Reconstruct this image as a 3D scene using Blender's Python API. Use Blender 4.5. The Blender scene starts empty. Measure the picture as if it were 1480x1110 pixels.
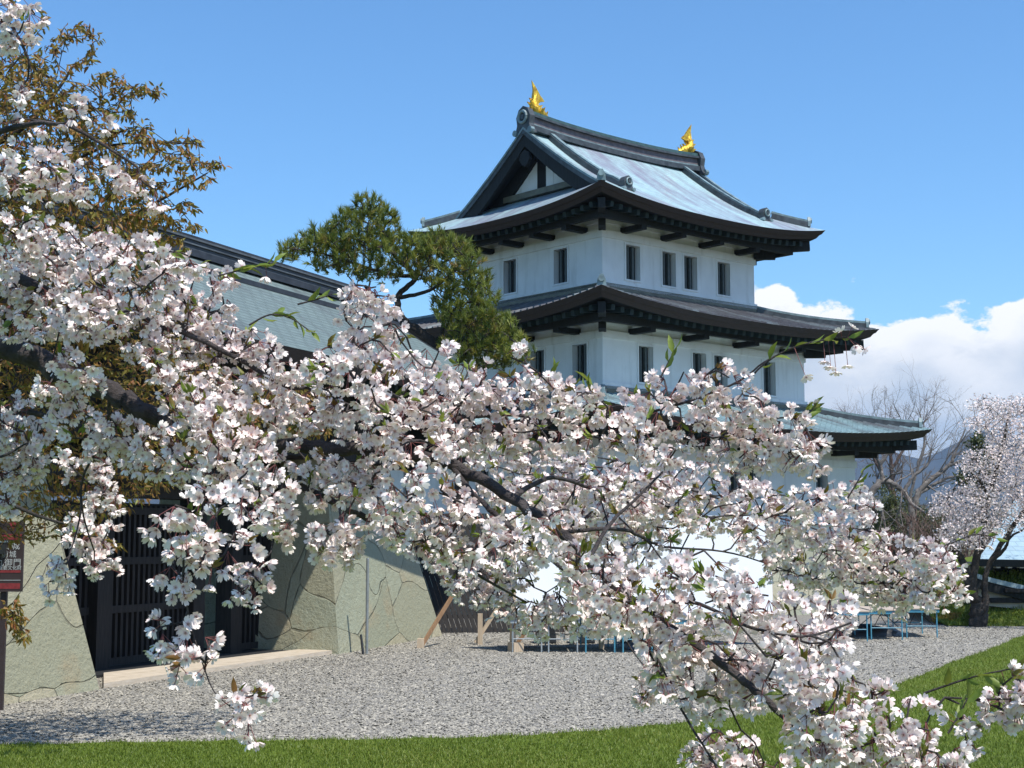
import bpy, math, random
import numpy as np
from mathutils import Vector, Matrix
random.seed(7); RNG = np.random.default_rng(7)
S = bpy.context.scene
COL = S.collection
PI = math.pi
# ------------------------------------------------------------------ camera, world, sun, exposure
F_PX, CAM_H = 2100.0, 2.4
TILT = math.atan(225 / 2100)
cam = bpy.data.cameras.new('camera'); cam.sensor_width = 36; cam.lens = 36 * F_PX / 1480
cam.clip_start = 0.1; cam.clip_end = 20000
cam_o = bpy.data.objects.new('camera', cam); COL.objects.link(cam_o)
cam_o.location = (0, 0, CAM_H); cam_o.rotation_euler = (PI / 2 + TILT, 0, 0)
S.camera = cam_o
SUN_EL, SUN_AZ = math.radians(61), math.radians(-48)      # azimuth as a mathematical angle from +X
SUN_DIR = Vector((math.cos(SUN_EL) * math.cos(SUN_AZ), math.cos(SUN_EL) * math.sin(SUN_AZ), math.sin(SUN_EL)))
sun = bpy.data.lights.new('sun', 'SUN'); sun.energy = 5.0; sun.angle = math.radians(0.53); sun.color = (1, 0.955, 0.88)
sun_o = bpy.data.objects.new('sun', sun); COL.objects.link(sun_o)
sun_o.rotation_euler = (-SUN_DIR).to_track_quat('-Z', 'Y').to_euler()
sun_o.location = (20, -20, 40)
S.view_settings.view_transform = 'Standard'; S.view_settings.look = 'None'
S.view_settings.exposure = 0.2; S.view_settings.gamma = 1.0
S.cycles.max_bounces = 8; S.cycles.transparent_max_bounces = 8; S.cycles.volume_bounces = 0
S.cycles.use_denoising = True


def build_world():
    w = bpy.data.worlds.new('World'); S.world = w; w.use_nodes = True
    nt = w.node_tree; N = nt.nodes; L = nt.links
    for n in list(N): N.remove(n)
    out = N.new('ShaderNodeOutputWorld'); bg = N.new('ShaderNodeBackground')
    sky = N.new('ShaderNodeTexSky'); sky.sky_type = 'NISHITA'; sky.sun_disc = False
    sky.sun_elevation = SUN_EL; sky.sun_rotation = PI / 2 - SUN_AZ
    sky.air_density = 1.0; sky.dust_density = 0.35; sky.ozone_density = 2.2; sky.altitude = 20
    hs = N.new('ShaderNodeHueSaturation'); hs.inputs['Saturation'].default_value = 1.12
    L.new(sky.outputs[0], hs.inputs['Color'])
    tint = N.new('ShaderNodeMix'); tint.data_type = 'RGBA'; tint.blend_type = 'MULTIPLY'; tint.inputs[0].default_value = 1
    tint.inputs[7].default_value = (.92, 1.21, 1.36, 1); L.new(hs.outputs[0], tint.inputs[6])
    tc = N.new('ShaderNodeTexCoord'); sep = N.new('ShaderNodeSeparateXYZ'); L.new(tc.outputs['Generated'], sep.inputs[0])

    def M(op, a, b=None, c=None):
        n = N.new('ShaderNodeMath'); n.operation = op
        for i, v in enumerate((a, b, c)):
            if v is None: continue
            if isinstance(v, (int, float)): n.inputs[i].default_value = v
            else: L.new(v, n.inputs[i])
        return n.outputs[0]

    def noise(scale, detail, rough=0.55, vec=None):
        n = N.new('ShaderNodeTexNoise'); n.inputs['Scale'].default_value = scale
        n.inputs['Detail'].default_value = detail; n.inputs['Roughness'].default_value = rough
        L.new(vec or tc.outputs['Generated'], n.inputs['Vector']); return n.outputs['Fac']

    def ss(x, a, b):
        n = N.new('ShaderNodeMapRange'); n.interpolation_type = 'SMOOTHSTEP'
        L.new(x, n.inputs[0]); n.inputs[1].default_value = a; n.inputs[2].default_value = b
        return n.outputs[0]
    mp = N.new('ShaderNodeMapping'); mp.inputs['Scale'].default_value = (1, 1, 1.7); L.new(tc.outputs['Generated'], mp.inputs[0])
    vec = mp.outputs[0]
    big = noise(14, 2, .5, vec); mid = noise(34, 6, .62, vec); soft = noise(9, 4, .5, vec)
    vor = N.new('ShaderNodeTexVoronoi'); vor.feature = 'SMOOTH_F1'; vor.inputs['Scale'].default_value = 26
    vor.inputs['Smoothness'].default_value = .6; L.new(vec, vor.inputs['Vector'])
    z = sep.outputs['Z']
    # height of the bank of cumulus: about 9.5 degrees in front, nothing off to the left
    az = M('DIVIDE', sep.outputs['X'], M('MAXIMUM', sep.outputs['Y'], 0.05))
    top = M('ADD', 0.162, M('MULTIPLY', M('SUBTRACT', big, 0.5), 0.055))
    top = M('ADD', top, M('MULTIPLY', M('SUBTRACT', mid, 0.5), 0.042))
    top = M('ADD', top, M('MULTIPLY', M('SUBTRACT', 0.42, vor.outputs['Distance']), 0.06))
    top = M('SUBTRACT', top, M('MULTIPLY', ss(az, 0.16, 0.02), 0.22))
    top = M('ADD', top, M('MULTIPLY', M('SUBTRACT', noise(95, 4, .6, vec), 0.5), 0.012))
    mask = ss(M('SUBTRACT', top, z), -0.001, 0.0045)
    depth = M('SUBTRACT', top, z)
    lit = ss(depth, 0.085, 0.008)
    lit2 = M('MULTIPLY', lit, M('ADD', 0.40, M('MULTIPLY', ss(M('ADD', M('MULTIPLY', mid, .5), M('MULTIPLY', soft, .6)), .42, .64), 0.72)))
    cr = N.new('ShaderNodeMix'); cr.data_type = 'RGBA'
    cr.inputs[6].default_value = (3.95, 4.65, 5.55, 1); cr.inputs[7].default_value = (7.9, 7.9, 7.9, 1)
    L.new(lit2, cr.inputs[0])
    mx = N.new('ShaderNodeMix'); mx.data_type = 'RGBA'
    L.new(mask, mx.inputs[0]); L.new(tint.outputs[2], mx.inputs[6]); L.new(cr.outputs[2], mx.inputs[7])
    L.new(mx.outputs[2], bg.inputs['Color']); bg.inputs['Strength'].default_value = 0.13
    L.new(bg.outputs[0], out.inputs['Surface'])


build_world()


# ------------------------------------------------------------------ helpers
def P(px, py, D):
    """world point seen at photograph pixel (px, py) at forward distance D (used to measure places out of the photograph)"""
    dx = (px - 740) / F_PX; dz = (555 - py) / F_PX
    c, s = math.cos(TILT), math.sin(TILT)
    t = D / (c - dz * s)
    return np.array([dx * t, D, CAM_H + (s + dz * c) * t])


def G(px, py, z=0.0):
    dx = (px - 740) / F_PX; dz = (555 - py) / F_PX
    c, s = math.cos(TILT), math.sin(TILT)
    t = (z - CAM_H) / (s + dz * c)
    return np.array([dx * t, (c - dz * s) * t, z])


def unit(v):
    v = np.asarray(v, float); return v / (np.linalg.norm(v, axis=-1, keepdims=True) + 1e-12)


class MB:
    """collects polygons and links them as one mesh object"""
    def __init__(s): s.v = []; s.f = []; s.m = []; s.uv = []; s.n = 0; s.has_uv = False
    def add(s, verts, faces, mat=0, uvs=None):
        b = s.n
        s.v.extend([tuple(map(float, p)) for p in verts]); s.n += len(verts)
        for i, f in enumerate(faces):
            s.f.append([b + k for k in f]); s.m.append(mat)
            s.uv.append([uvs[k] for k in f] if uvs is not None else [(0, 0)] * len(f))
        if uvs is not None: s.has_uv = True
    def box(s, c, d, mat=0, rot=None):
        x, y, z = [k / 2 for k in d]
        vs = [Vector(p) for p in ((-x, -y, -z), (x, -y, -z), (x, y, -z), (-x, y, -z), (-x, -y, z), (x, -y, z), (x, y, z), (-x, y, z))]
        if rot is not None: vs = [rot @ p for p in vs]
        s.add([Vector(c) + p for p in vs], [(0, 3, 2, 1), (4, 5, 6, 7), (0, 1, 5, 4), (1, 2, 6, 5), (2, 3, 7, 6), (3, 0, 4, 7)], mat)
    def bx(s, x0, x1, y0, y1, z0, z1, mat=0): s.box(((x0 + x1) / 2, (y0 + y1) / 2, (z0 + z1) / 2), (x1 - x0, y1 - y0, z1 - z0), mat)
    def beam(s, a, b, w, h, mat=0, up=(0, 0, 1)):
        a = Vector(a); b = Vector(b); d = b - a; L = d.length
        if L < 1e-6: return
        x = d.normalized(); u = Vector(up)
        if abs(x.dot(u)) > .98: u = Vector((0, 1, 0))
        y = u.cross(x).normalized(); zz = x.cross(y)
        R = Matrix((x, y, zz)).transposed()
        s.box((a + b) / 2, (L, w, h), mat, R)
    def tube(s, pts, rad, n=6, mat=0, cap=True):
        V, Fq = tube_arrays(pts, rad, n)
        s.add(V, [tuple(f) for f in Fq], mat)
        if cap:
            k = len(pts)
            s.f.append([s.n - n * k + i for i in range(n)][::-1]); s.m.append(mat); s.uv.append([(0, 0)] * n)
            s.f.append([s.n - n + i for i in range(n)]); s.m.append(mat); s.uv.append([(0, 0)] * n)
    def prism(s, poly, z0, z1, mat=0):
        n = len(poly)
        vs = [(p[0], p[1], z0) for p in poly] + [(p[0], p[1], z1) for p in poly]
        s.add(vs, [tuple(range(n))[::-1], tuple(range(n, 2 * n))] + [(i, (i + 1) % n, n + (i + 1) % n, n + i) for i in range(n)], mat)
    def hexa(s, bot, top, mat=0):
        s.add(list(bot) + list(top), [(3, 2, 1, 0), (4, 5, 6, 7), (0, 1, 5, 4), (1, 2, 6, 5), (2, 3, 7, 6), (3, 0, 4, 7)], mat)
    def build(s, name, mats, parent=None, smooth=False, bevel=0):
        me = bpy.data.meshes.new(name); me.from_pydata(s.v, [], s.f)
        for m in (mats if isinstance(mats, (list, tuple)) else [mats]): me.materials.append(m)
        me.polygons.foreach_set('material_index', s.m)
        if s.has_uv:
            uv = me.uv_layers.new(name='UVMap')
            uv.data.foreach_set('uv', [c for f in s.uv for p in f for c in p])
        if smooth: me.polygons.foreach_set('use_smooth', [True] * len(s.f))
        me.update()
        o = bpy.data.objects.new(name, me); COL.objects.link(o)
        if parent: o.parent = parent
        if bevel:
            b = o.modifiers.new('bevel', 'BEVEL'); b.width = bevel; b.segments = 2; b.limit_method = 'ANGLE'
        return o


def tube_arrays(pts, rad, n):
    pts = np.asarray(pts, float); k = len(pts); rad = np.broadcast_to(np.asarray(rad, float), (k,))
    tg = np.gradient(pts, axis=0) if k > 1 else np.array([[0, 0, 1.]]); tg = unit(tg)
    ref = np.array([0, 0, 1.]) if abs(tg[0][2]) < .9 else np.array([1., 0, 0])
    V = np.zeros((k, n, 3)); a = unit(np.cross(tg[0], ref)); ang = np.arange(n) * 2 * PI / n
    for i in range(k):
        a = unit(a - tg[i] * np.dot(a, tg[i])); b = np.cross(tg[i], a)
        V[i] = pts[i] + rad[i] * (np.cos(ang)[:, None] * a + np.sin(ang)[:, None] * b)
    i, j = np.meshgrid(np.arange(k - 1), np.arange(n), indexing='ij')
    q = np.stack([i * n + j, i * n + (j + 1) % n, (i + 1) * n + (j + 1) % n, (i + 1) * n + j], -1).reshape(-1, 4)
    return V.reshape(-1, 3), q


class NB:
    """numpy builder for leaves, petals, twigs, stones"""
    def __init__(s): s.V = []; s.loops = []; s.tot = []; s.mat = []; s.uv = []; s.n = 0
    def add(s, V, F, mat=0, uv=None):
        F = np.asarray(F); s.V.append(V); s.loops.append((F + s.n).ravel()); s.tot.append(np.full(len(F), F.shape[1]))
        s.mat.append(np.full(len(F), mat)); s.n += len(V)
        s.uv.append((np.zeros((len(V), 2)) if uv is None else uv)[F.ravel()])
    def inst(s, tV, tF, R, sc, pos, mat=0, uvv=None, rnd=None):
        """tF: list of faces arrays (equal size); R (m,3,3)"""
        m = len(pos); n = len(tV)
        V = np.einsum('mij,nj->mni', R, tV) * np.reshape(sc, (-1, 1, 1)) + pos[:, None, :]
        tF = np.asarray(tF)
        Fa = (tF[None] + (np.arange(m) * n)[:, None, None]).reshape(-1, tF.shape[1])
        uv = None
        if uvv is not None:
            uv = np.stack([np.repeat(rnd, n), np.tile(uvv, m)], -1)
        s.add(V.reshape(-1, 3), Fa, mat, uv)
    def build(s, name, mats, parent=None, smooth=False):
        me = bpy.data.meshes.new(name)
        V = np.concatenate(s.V).astype(np.float32); lo = np.concatenate(s.loops).astype(np.int32)
        tot = np.concatenate(s.tot).astype(np.int32); st = np.concatenate([[0], np.cumsum(tot)[:-1]]).astype(np.int32)
        me.vertices.add(len(V)); me.vertices.foreach_set('co', V.ravel())
        me.loops.add(len(lo)); me.loops.foreach_set('vertex_index', lo)
        me.polygons.add(len(tot)); me.polygons.foreach_set('loop_start', st); me.polygons.foreach_set('loop_total', tot)
        for m in (mats if isinstance(mats, (list, tuple)) else [mats]): me.materials.append(m)
        me.polygons.foreach_set('material_index', np.concatenate(s.mat).astype(np.int32))
        u = me.uv_layers.new(name='UVMap'); u.data.foreach_set('uv', np.concatenate(s.uv).astype(np.float32).ravel())
        if smooth: me.polygons.foreach_set('use_smooth', np.ones(len(tot), bool))
        me.update(calc_edges=True); me.validate()
        o = bpy.data.objects.new(name, me); COL.objects.link(o)
        if parent: o.parent = parent
        return o


def empty(name, loc=(0, 0, 0), rz=0):
    o = bpy.data.objects.new(name, None); COL.objects.link(o); o.location = loc; o.rotation_euler = (0, 0, rz); o.empty_display_size = .2
    return o


def tag(o, label=None, cat=None, group=None, kind=None):
    for k, v in (('label', label), ('category', cat), ('group', group), ('kind', kind)):
        if v: o[k] = v
    return o


def frames(z, spin=None):
    """rotation matrices whose local z is z, spun at random"""
    z = unit(z); m = len(z)
    r = RNG.normal(size=(m, 3)); x = unit(r - z * np.sum(r * z, 1, keepdims=True)); y = np.cross(z, x)
    return np.stack([x, y, z], -1)


# ------------------------------------------------------------------ materials
class MT:
    def __init__(s, name, rough=.7, spec=.5):
        s.m = bpy.data.materials.new(name); s.m.use_nodes = True; s.nt = s.m.node_tree
        s.N = s.nt.nodes; s.L = s.nt.links; s.b = s.N['Principled BSDF']; s.b.inputs['Roughness'].default_value = rough
        s.b.inputs['Specular IOR Level'].default_value = spec
        s.tc = s.N.new('ShaderNodeTexCoord')
    def vec(s, kind='Object', scale=(1, 1, 1), rot=(0, 0, 0)):
        mp = s.N.new('ShaderNodeMapping'); mp.inputs['Scale'].default_value = scale; mp.inputs['Rotation'].default_value = rot
        s.L.new(s.tc.outputs[kind], mp.inputs[0]); return mp.outputs[0]
    def noise(s, scale, detail=4, rough=.55, vec=None, dist=0):
        n = s.N.new('ShaderNodeTexNoise'); n.inputs['Scale'].default_value = scale; n.inputs['Detail'].default_value = detail
        n.inputs['Roughness'].default_value = rough; n.inputs['Distortion'].default_value = dist
        s.L.new(vec if vec is not None else s.vec(), n.inputs['Vector']); return n.outputs['Fac']
    def vor(s, scale, feature='F1', vec=None, rnd=1.0):
        n = s.N.new('ShaderNodeTexVoronoi'); n.feature = feature; n.inputs['Scale'].default_value = scale
        n.inputs['Randomness'].default_value = rnd
        s.L.new(vec if vec is not None else s.vec(), n.inputs['Vector']); return n
    def ramp(s, x, stops):
        r = s.N.new('ShaderNodeValToRGB'); e = r.color_ramp.elements
        while len(e) < len(stops): e.new(.5)
        for k, (p, c) in enumerate(stops): e[k].position = p; e[k].color = tuple(c) + (1,) if len(c) == 3 else c
        s.L.new(x, r.inputs[0]); return r.outputs[0]
    def ss(s, x, a, b):
        n = s.N.new('ShaderNodeMapRange'); n.interpolation_type = 'SMOOTHSTEP'; s.L.new(x, n.inputs[0])
        n.inputs[1].default_value = a; n.inputs[2].default_value = b; return n.outputs[0]
    def mix(s, f, a, b, mode='MIX'):
        n = s.N.new('ShaderNodeMix'); n.data_type = 'RGBA'; n.blend_type = mode
        for v, i in ((f, 0), (a, 6), (b, 7)):
            if isinstance(v, (int, float)): n.inputs[i].default_value = v
            elif isinstance(v, tuple): n.inputs[i].default_value = v + (1,) if len(v) == 3 else v
            else: s.L.new(v, n.inputs[i])
        return n.outputs[2]
    def math(s, op, a, b):
        n = s.N.new('ShaderNodeMath'); n.operation = op
        for i, v in enumerate((a, b)):
            if isinstance(v, (int, float)): n.inputs[i].default_value = v
            else: s.L.new(v, n.inputs[i])
        return n.outputs[0]
    def col(s, c):
        if isinstance(c, tuple): s.b.inputs['Base Color'].default_value = c + (1,)
        else: s.L.new(c, s.b.inputs['Base Color'])
        return s
    def bump(s, h, strength=.4, dist=.02):
        n = s.N.new('ShaderNodeBump'); n.inputs['Strength'].default_value = strength; n.inputs['Distance'].default_value = dist
        s.L.new(h, n.inputs['Height']); s.L.new(n.outputs[0], s.b.inputs['Normal']); return s
    def translucent(s, fac, color):
        t = s.N.new('ShaderNodeBsdfTranslucent'); mx = s.N.new('ShaderNodeMixShader'); mx.inputs[0].default_value = fac
        if isinstance(color, tuple): t.inputs[0].default_value = color + (1,)
        else: s.L.new(color, t.inputs[0])
        s.L.new(s.b.outputs[0], mx.inputs[1]); s.L.new(t.outputs[0], mx.inputs[2])
        s.L.new(mx.outputs[0], s.N['Material Output'].inputs[0]); return s


def simple(name, c, rough=.6, var=.25, scale=6, bump=0, metal=0):
    m = MT(name, rough); n = m.noise(scale, 5)
    lo = tuple(max(0, k * (1 - var)) for k in c); hi = tuple(min(1, k * (1 + var)) for k in c)
    m.col(m.ramp(n, [(.3, lo), (.7, hi)])); m.b.inputs['Metallic'].default_value = metal
    if bump: m.bump(n, bump, .01)
    return m.m


def make_plaster():
    m = MT('white_plaster', .85, .3)
    n = m.noise(.9, 6, .6); st = m.noise(3.2, 5, .6, m.vec(scale=(1, 1, .12)))
    c = m.ramp(n, [(.3, (.66, .67, .66)), (.6, (.75, .76, .75))])
    c = m.mix(m.math('MULTIPLY', m.ss(st, .50, .78), .55), c, (.47, .47, .44))
    m.col(c); m.bump(m.noise(14, 4), .15, .01); return m.m


def make_copper(name, a, b, c, streak=.5, sc=1.0, grid=True, rough=.38, bstr=.35, mort=.012):
    """aged copper: a = verdigris, b = pale verdigris, c = brown"""
    m = MT(name, rough, .5)
    uv = m.vec('UV', (1.1 * sc, .16 * sc, 1)); uv2 = m.vec('UV', (.28, .12, 1))
    n1 = m.noise(2.2, 6, .6, uv); n2 = m.noise(2.0, 4, .55, uv2, .3); n3 = m.noise(9, 4, .6, m.vec('UV'))
    base = m.ramp(n3, [(.3, a), (.68, b)])
    f = m.ss(m.math('ADD', m.math('MULTIPLY', n1, .55), m.math('MULTIPLY', n2, .55)), .62 - streak * .22, .86 - streak * .22)
    colr = m.mix(f, base, c)
    if grid:
        br = m.N.new('ShaderNodeTexBrick'); m.L.new(m.vec('UV'), br.inputs['Vector'])
        br.inputs['Scale'].default_value = 1; br.inputs['Brick Width'].default_value = .42; br.inputs['Row Height'].default_value = .2
        br.inputs['Mortar Size'].default_value = mort; br.inputs['Color1'].default_value = (1, 1, 1, 1)
        br.inputs['Color2'].default_value = (.84, .84, .86, 1); br.inputs['Mortar'].default_value = (.62, .62, .62, 1)
        colr = m.mix(.8, colr, br.outputs['Color'], 'MULTIPLY')
        m.bump(m.math('SUBTRACT', m.math('MULTIPLY', n3, .3), br.outputs['Fac']), bstr, .02)
    m.col(colr); return m.m


def make_stone(name, scale=.75, tint=(1, 1, 1)):
    m = MT(name, .92, .2)
    w = m.noise(.9, 0)
    v0 = m.vec(scale=(.85, .85, 1.25))
    add = m.N.new('ShaderNodeVectorMath'); add.operation = 'ADD'; m.L.new(v0, add.inputs[0])
    cmb = m.N.new('ShaderNodeCombineXYZ'); s_ = m.math('MULTIPLY', m.math('SUBTRACT', w, .5), .9)
    for i in range(3): m.L.new(s_, cmb.inputs[i])
    m.L.new(cmb.outputs[0], add.inputs[1]); vec = add.outputs[0]
    e = m.vor(scale, 'DISTANCE_TO_EDGE', vec); cell = m.vor(scale, 'F1', vec)
    bw = m.N.new('ShaderNodeSeparateColor'); m.L.new(cell.outputs['Color'], bw.inputs[0])
    t = lambda c: tuple(k * j for k, j in zip(c, tint))
    c = m.ramp(bw.outputs[0], [(.1, t((.29, .30, .215))), (.4, t((.385, .35, .24))), (.65, t((.32, .345, .255))), (.9, t((.43, .39, .275)))])
    n = m.noise(7, 6, .65); c = m.mix(m.math('MULTIPLY', m.ss(n, .35, .7), .45), c, t((.27, .26, .17)))
    rust = m.noise(1.1, 5, .6); c = m.mix(m.math('MULTIPLY', m.ss(rust, .56, .74), .55), c, t((.36, .28, .17)))
    pit = m.noise(19, 3, .7); c = m.mix(m.math('MULTIPLY', m.ss(pit, .62, .70), .65), c, t((.10, .105, .08)))
    brk = m.noise(3.2, 3); jw = m.ss(m.math('SUBTRACT', e.outputs['Distance'], m.math('MULTIPLY', m.ss(brk, .42, .62), .010)), .007, -.003)
    c = m.mix(m.math('MULTIPLY', jw, .42), c, (.09, .085, .065))
    m.col(c)
    h = m.math('SUBTRACT', m.math('ADD', m.math('MULTIPLY', m.noise(16, 7, .7), .7), m.math('MULTIPLY', n, .6)), m.math('MULTIPLY', jw, .8))
    m.bump(h, .9, .05); return m.m


def make_wood(name, a, b, scale=(9, 9, .8), rough=.75):
    m = MT(name, rough, .3); v = m.vec(scale=scale); n = m.noise(3, 6, .65, v)
    m.col(m.ramp(n, [(.3, a), (.7, b)])); m.bump(n, .4, .01); return m.m


def make_gravel():
    m = MT('gravel_sheet', .9, .2); v = m.vec()
    c1 = m.vor(26, 'F1', v); c2 = m.vor(58, 'F1', v)
    sp = m.N.new('ShaderNodeSeparateColor'); m.L.new(c1.outputs['Color'], sp.inputs[0])
    sp2 = m.N.new('ShaderNodeSeparateColor'); m.L.new(c2.outputs['Color'], sp2.inputs[0])
    a = m.ramp(sp.outputs[0], [(.0, (.17, .165, .15)), (.45, (.27, .255, .23)), (.8, (.33, .31, .275)), (1, (.40, .375, .335))])
    b = m.ramp(sp2.outputs[0], [(.0, (.17, .165, .15)), (.6, (.28, .265, .24)), (1, (.36, .34, .30))])
    c = m.mix(.45, a, b); big = m.noise(.35, 4, .6)
    c = m.mix(m.math('MULTIPLY', m.ss(big, .4, .7), .3), c, (.26, .235, .20)); m.col(c)
    m.bump(m.math('ADD', m.math('MULTIPLY', c1.outputs['Distance'], -1.0), m.math('MULTIPLY', c2.outputs['Distance'], -.5)), .9, .03); return m.m


def make_ground(name, stops, scale):
    m = MT(name, .95, .1); n = m.noise(scale, 7, .65); n2 = m.noise(scale * 14, 4)
    m.col(m.ramp(m.math('ADD', m.math('MULTIPLY', n, .6), m.math('MULTIPLY', n2, .4)), stops)); m.bump(n2, .6, .04); return m.m


def make_petal():
    m = MT('cherry_petal', .6, .25)
    sp = m.N.new('ShaderNodeSeparateXYZ'); m.L.new(m.tc.outputs['UV'], sp.inputs[0])
    outer = m.ramp(sp.outputs[0], [(.0, (.84, .685, .655)), (.35, (.88, .775, .73)), (.75, (.905, .825, .775)), (1, (.91, .85, .80))])
    c = m.mix(m.ss(sp.outputs[1], .42, .10), outer, (.66, .40, .41)); m.col(c)
    m.translucent(.22, m.mix(.5, c, (.90, .84, .80))); return m.m


def make_leaf(name, stops, tr=.35):
    m = MT(name, .5, .4)
    sp = m.N.new('ShaderNodeSeparateXYZ'); m.L.new(m.tc.outputs['UV'], sp.inputs[0])
    c = m.ramp(sp.outputs[0], stops); m.col(c); m.translucent(tr, m.mix(.5, c, (.30, .30, .05))); return m.m


def make_bark(name, a, b, rough=.85):
    m = MT(name, rough, .3); v = m.vec(scale=(1, 1, 1)); n = m.noise(22, 6, .7, v); n2 = m.noise(5, 4, .6, v)
    c = m.ramp(n, [(.3, a), (.72, b)]); c = m.mix(m.math('MULTIPLY', m.ss(n2, .56, .72), .5), c, tuple(min(1, k * 1.9) for k in b)); m.col(c)
    m.bump(m.math('ADD', n, m.math('MULTIPLY', m.noise(60, 3, .6, m.vec(scale=(.35, 1, 1))), .5)), 1.0, .03); return m.m


M_PLASTER = make_plaster()
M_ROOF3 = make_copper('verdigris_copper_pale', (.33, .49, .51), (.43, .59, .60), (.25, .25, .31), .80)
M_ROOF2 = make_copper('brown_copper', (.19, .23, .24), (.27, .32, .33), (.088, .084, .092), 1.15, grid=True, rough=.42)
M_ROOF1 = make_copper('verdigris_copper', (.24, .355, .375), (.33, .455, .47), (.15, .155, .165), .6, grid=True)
M_ROOFG = make_copper('dull_verdigris_copper', (.125, .170, .162), (.170, .220, .208), (.10, .12, .118), .45, rough=.65, bstr=1.0, mort=.030)
M_ROOFS = make_copper('pale_blue_copper', (.30, .42, .48), (.38, .50, .56), (.25, .30, .34), .2)
M_RIDGE = simple('ridge_copper', (.048, .056, .062), .5, .5, 5)
M_RIDGELIGHT = simple('ridge_copper_pale', (.17, .235, .245), .45, .4, 4)
M_GRIDGE = simple('gate_ridge_black', (.026, .028, .034), .5, .4, 5)
M_GRIDGE2 = simple('gate_ridge_grey', (.085, .095, .105), .5, .4, 5)
M_FASCIA = make_wood('eave_edge_dark_brown', (.030, .022, .020), (.060, .042, .037), (2, 2, 30))
M_EAVE = make_wood('eave_black_timber', (.010, .011, .011), (.024, .026, .026))
M_RAFTER = make_wood('rafter_dark_green', (.014, .024, .025), (.028, .044, .045))
M_OLIVE = simple('flashing_olive', (.135, .130, .095), .6, .3, 3)
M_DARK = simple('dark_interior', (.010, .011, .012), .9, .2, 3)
M_BAR = simple('window_bar', (.075, .09, .09), .7, .2, 8)
M_STONE = make_stone('tuff_masonry', .52)
M_STONEK = make_stone('pale_tuff_masonry', .62, (.92, .95, 1.04))
M_DOORWOOD = make_wood('dark_gate_timber', (.012, .011, .011), (.034, .030, .027))
M_SILL = make_wood('pale_sill_timber', (.42, .35, .26), (.58, .50, .40), (1.5, 1.5, 9))
M_GOLD = MT('gilded_bronze', .38); M_GOLD.b.inputs['Metallic'].default_value = .55
M_GOLD.col(M_GOLD.ramp(M_GOLD.noise(9, 4), [(.35, (.42, .22, .02)), (.6, (.80, .52, .05))])); M_GOLD.bump(M_GOLD.noise(16, 3), .7, .05); M_GOLD = M_GOLD.m
M_GRAVEL = make_gravel()
M_LAWN = make_ground('lawn_soil', [(.35, (.07, .105, .015)), (.65, (.12, .165, .024))], .5)
M_EARTH = make_ground('rough_ground', [(.35, (.06, .075, .025)), (.65, (.13, .12, .07))], .06)
M_BANK = make_ground('bank_turf', [(.35, (.065, .105, .018)), (.62, (.145, .185, .030))], .9)
M_PETAL = make_petal()
M_CALYX = simple('calyx_red', (.17, .05, .045), .6, .3, 20)
M_STAMEN = simple('stamen', (.55, .38, .26), .6, .4, 40)
M_YLEAF = make_leaf('young_cherry_leaf', [(0, (.21, .10, .03)), (.25, (.20, .17, .03)), (.65, (.14, .215, .03)), (1, (.22, .28, .045))])
M_BRONZE = make_leaf('bronze_cherry_leaf', [(0, (.30, .105, .045)), (.35, (.32, .17, .045)), (.7, (.26, .205, .04)), (1, (.26, .265, .055))], .4)
M_BARK = make_bark('cherry_bark', (.030, .024, .023), (.095, .080, .078))
M_BARKD = make_bark('dark_bark', (.022, .019, .016), (.07, .058, .048))
M_BARKG = make_bark('grey_bark', (.11, .095, .085), (.27, .24, .215))
M_TWIGB = make_bark('brown_twig', (.10, .065, .050), (.20, .135, .11))
M_NEEDLE = make_leaf('pine_needle', [(0, (.06, .095, .018)), (.5, (.155, .20, .028)), (.85, (.29, .30, .042)), (1, (.28, .17, .055))], .3)
M_DARKLEAF = make_leaf('evergreen_leaf', [(0, (.045, .062, .024)), (1, (.10, .115, .035))], .2)
M_GRASS = make_leaf('grass_blade', [(0, (.09, .138, .014)), (.6, (.16, .218, .024)), (1, (.27, .275, .055))], .3)
M_WHITEBOARD = simple('white_board', (.84, .86, .88), .6, .02, 2)
M_BRACE = make_wood('brown_brace_timber', (.20, .115, .06), (.34, .21, .12))
M_PINE = make_wood('pale_timber', (.40, .31, .21), (.56, .45, .33))
M_BLUE = simple('blue_painted_steel', (.07, .26, .36), .45, .2, 6)
M_GREYST = simple('grey_steel', (.30, .34, .36), .45, .2, 6)
M_TABLETOP = simple('tan_table_top', (.50, .40, .31), .5, .1, 3)
M_GREENTOP = simple('grey_table_edge', (.16, .19, .20), .6, .2, 3)
M_BLACK = simple('black_steel', (.02, .021, .022), .5, .2, 6)
M_TARP = simple('black_tarpaulin', (.018, .020, .024), .45, .4, 3, .6)
M_TARPBLUE = simple('slate_blue_tarpaulin', (.10, .13, .19), .5, .3, 3, .6)
M_SIGN = simple('sign_dark_brown', (.035, .022, .022), .6, .2, 5)
M_SIGNRED = simple('sign_red_paint', (.20, .022, .025), .6, .25, 20)
M_SIGNWHITE = simple('sign_white_paint', (.42, .44, .44), .6, .05, 9)
M_BEIGE = simple('beige_plaster', (.42, .37, .30), .85, .12, 3)
M_PIPE = simple('grey_pipe', (.20, .22, .22), .5, .2, 6)
M_HILL = make_ground('wooded_hill', [(.35, (.020, .027, .025)), (.65, (.055, .055, .05))], .006)

# ------------------------------------------------------------------ ground, gravel, lawn, hills
def poly_sheet(name, pts, z, mat, kind='structure'):
    mb = MB(); mb.add([(p[0], p[1], z) for p in pts], [tuple(range(len(pts)))]); o = mb.build(name, mat); tag(o, kind=kind); return o


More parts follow.
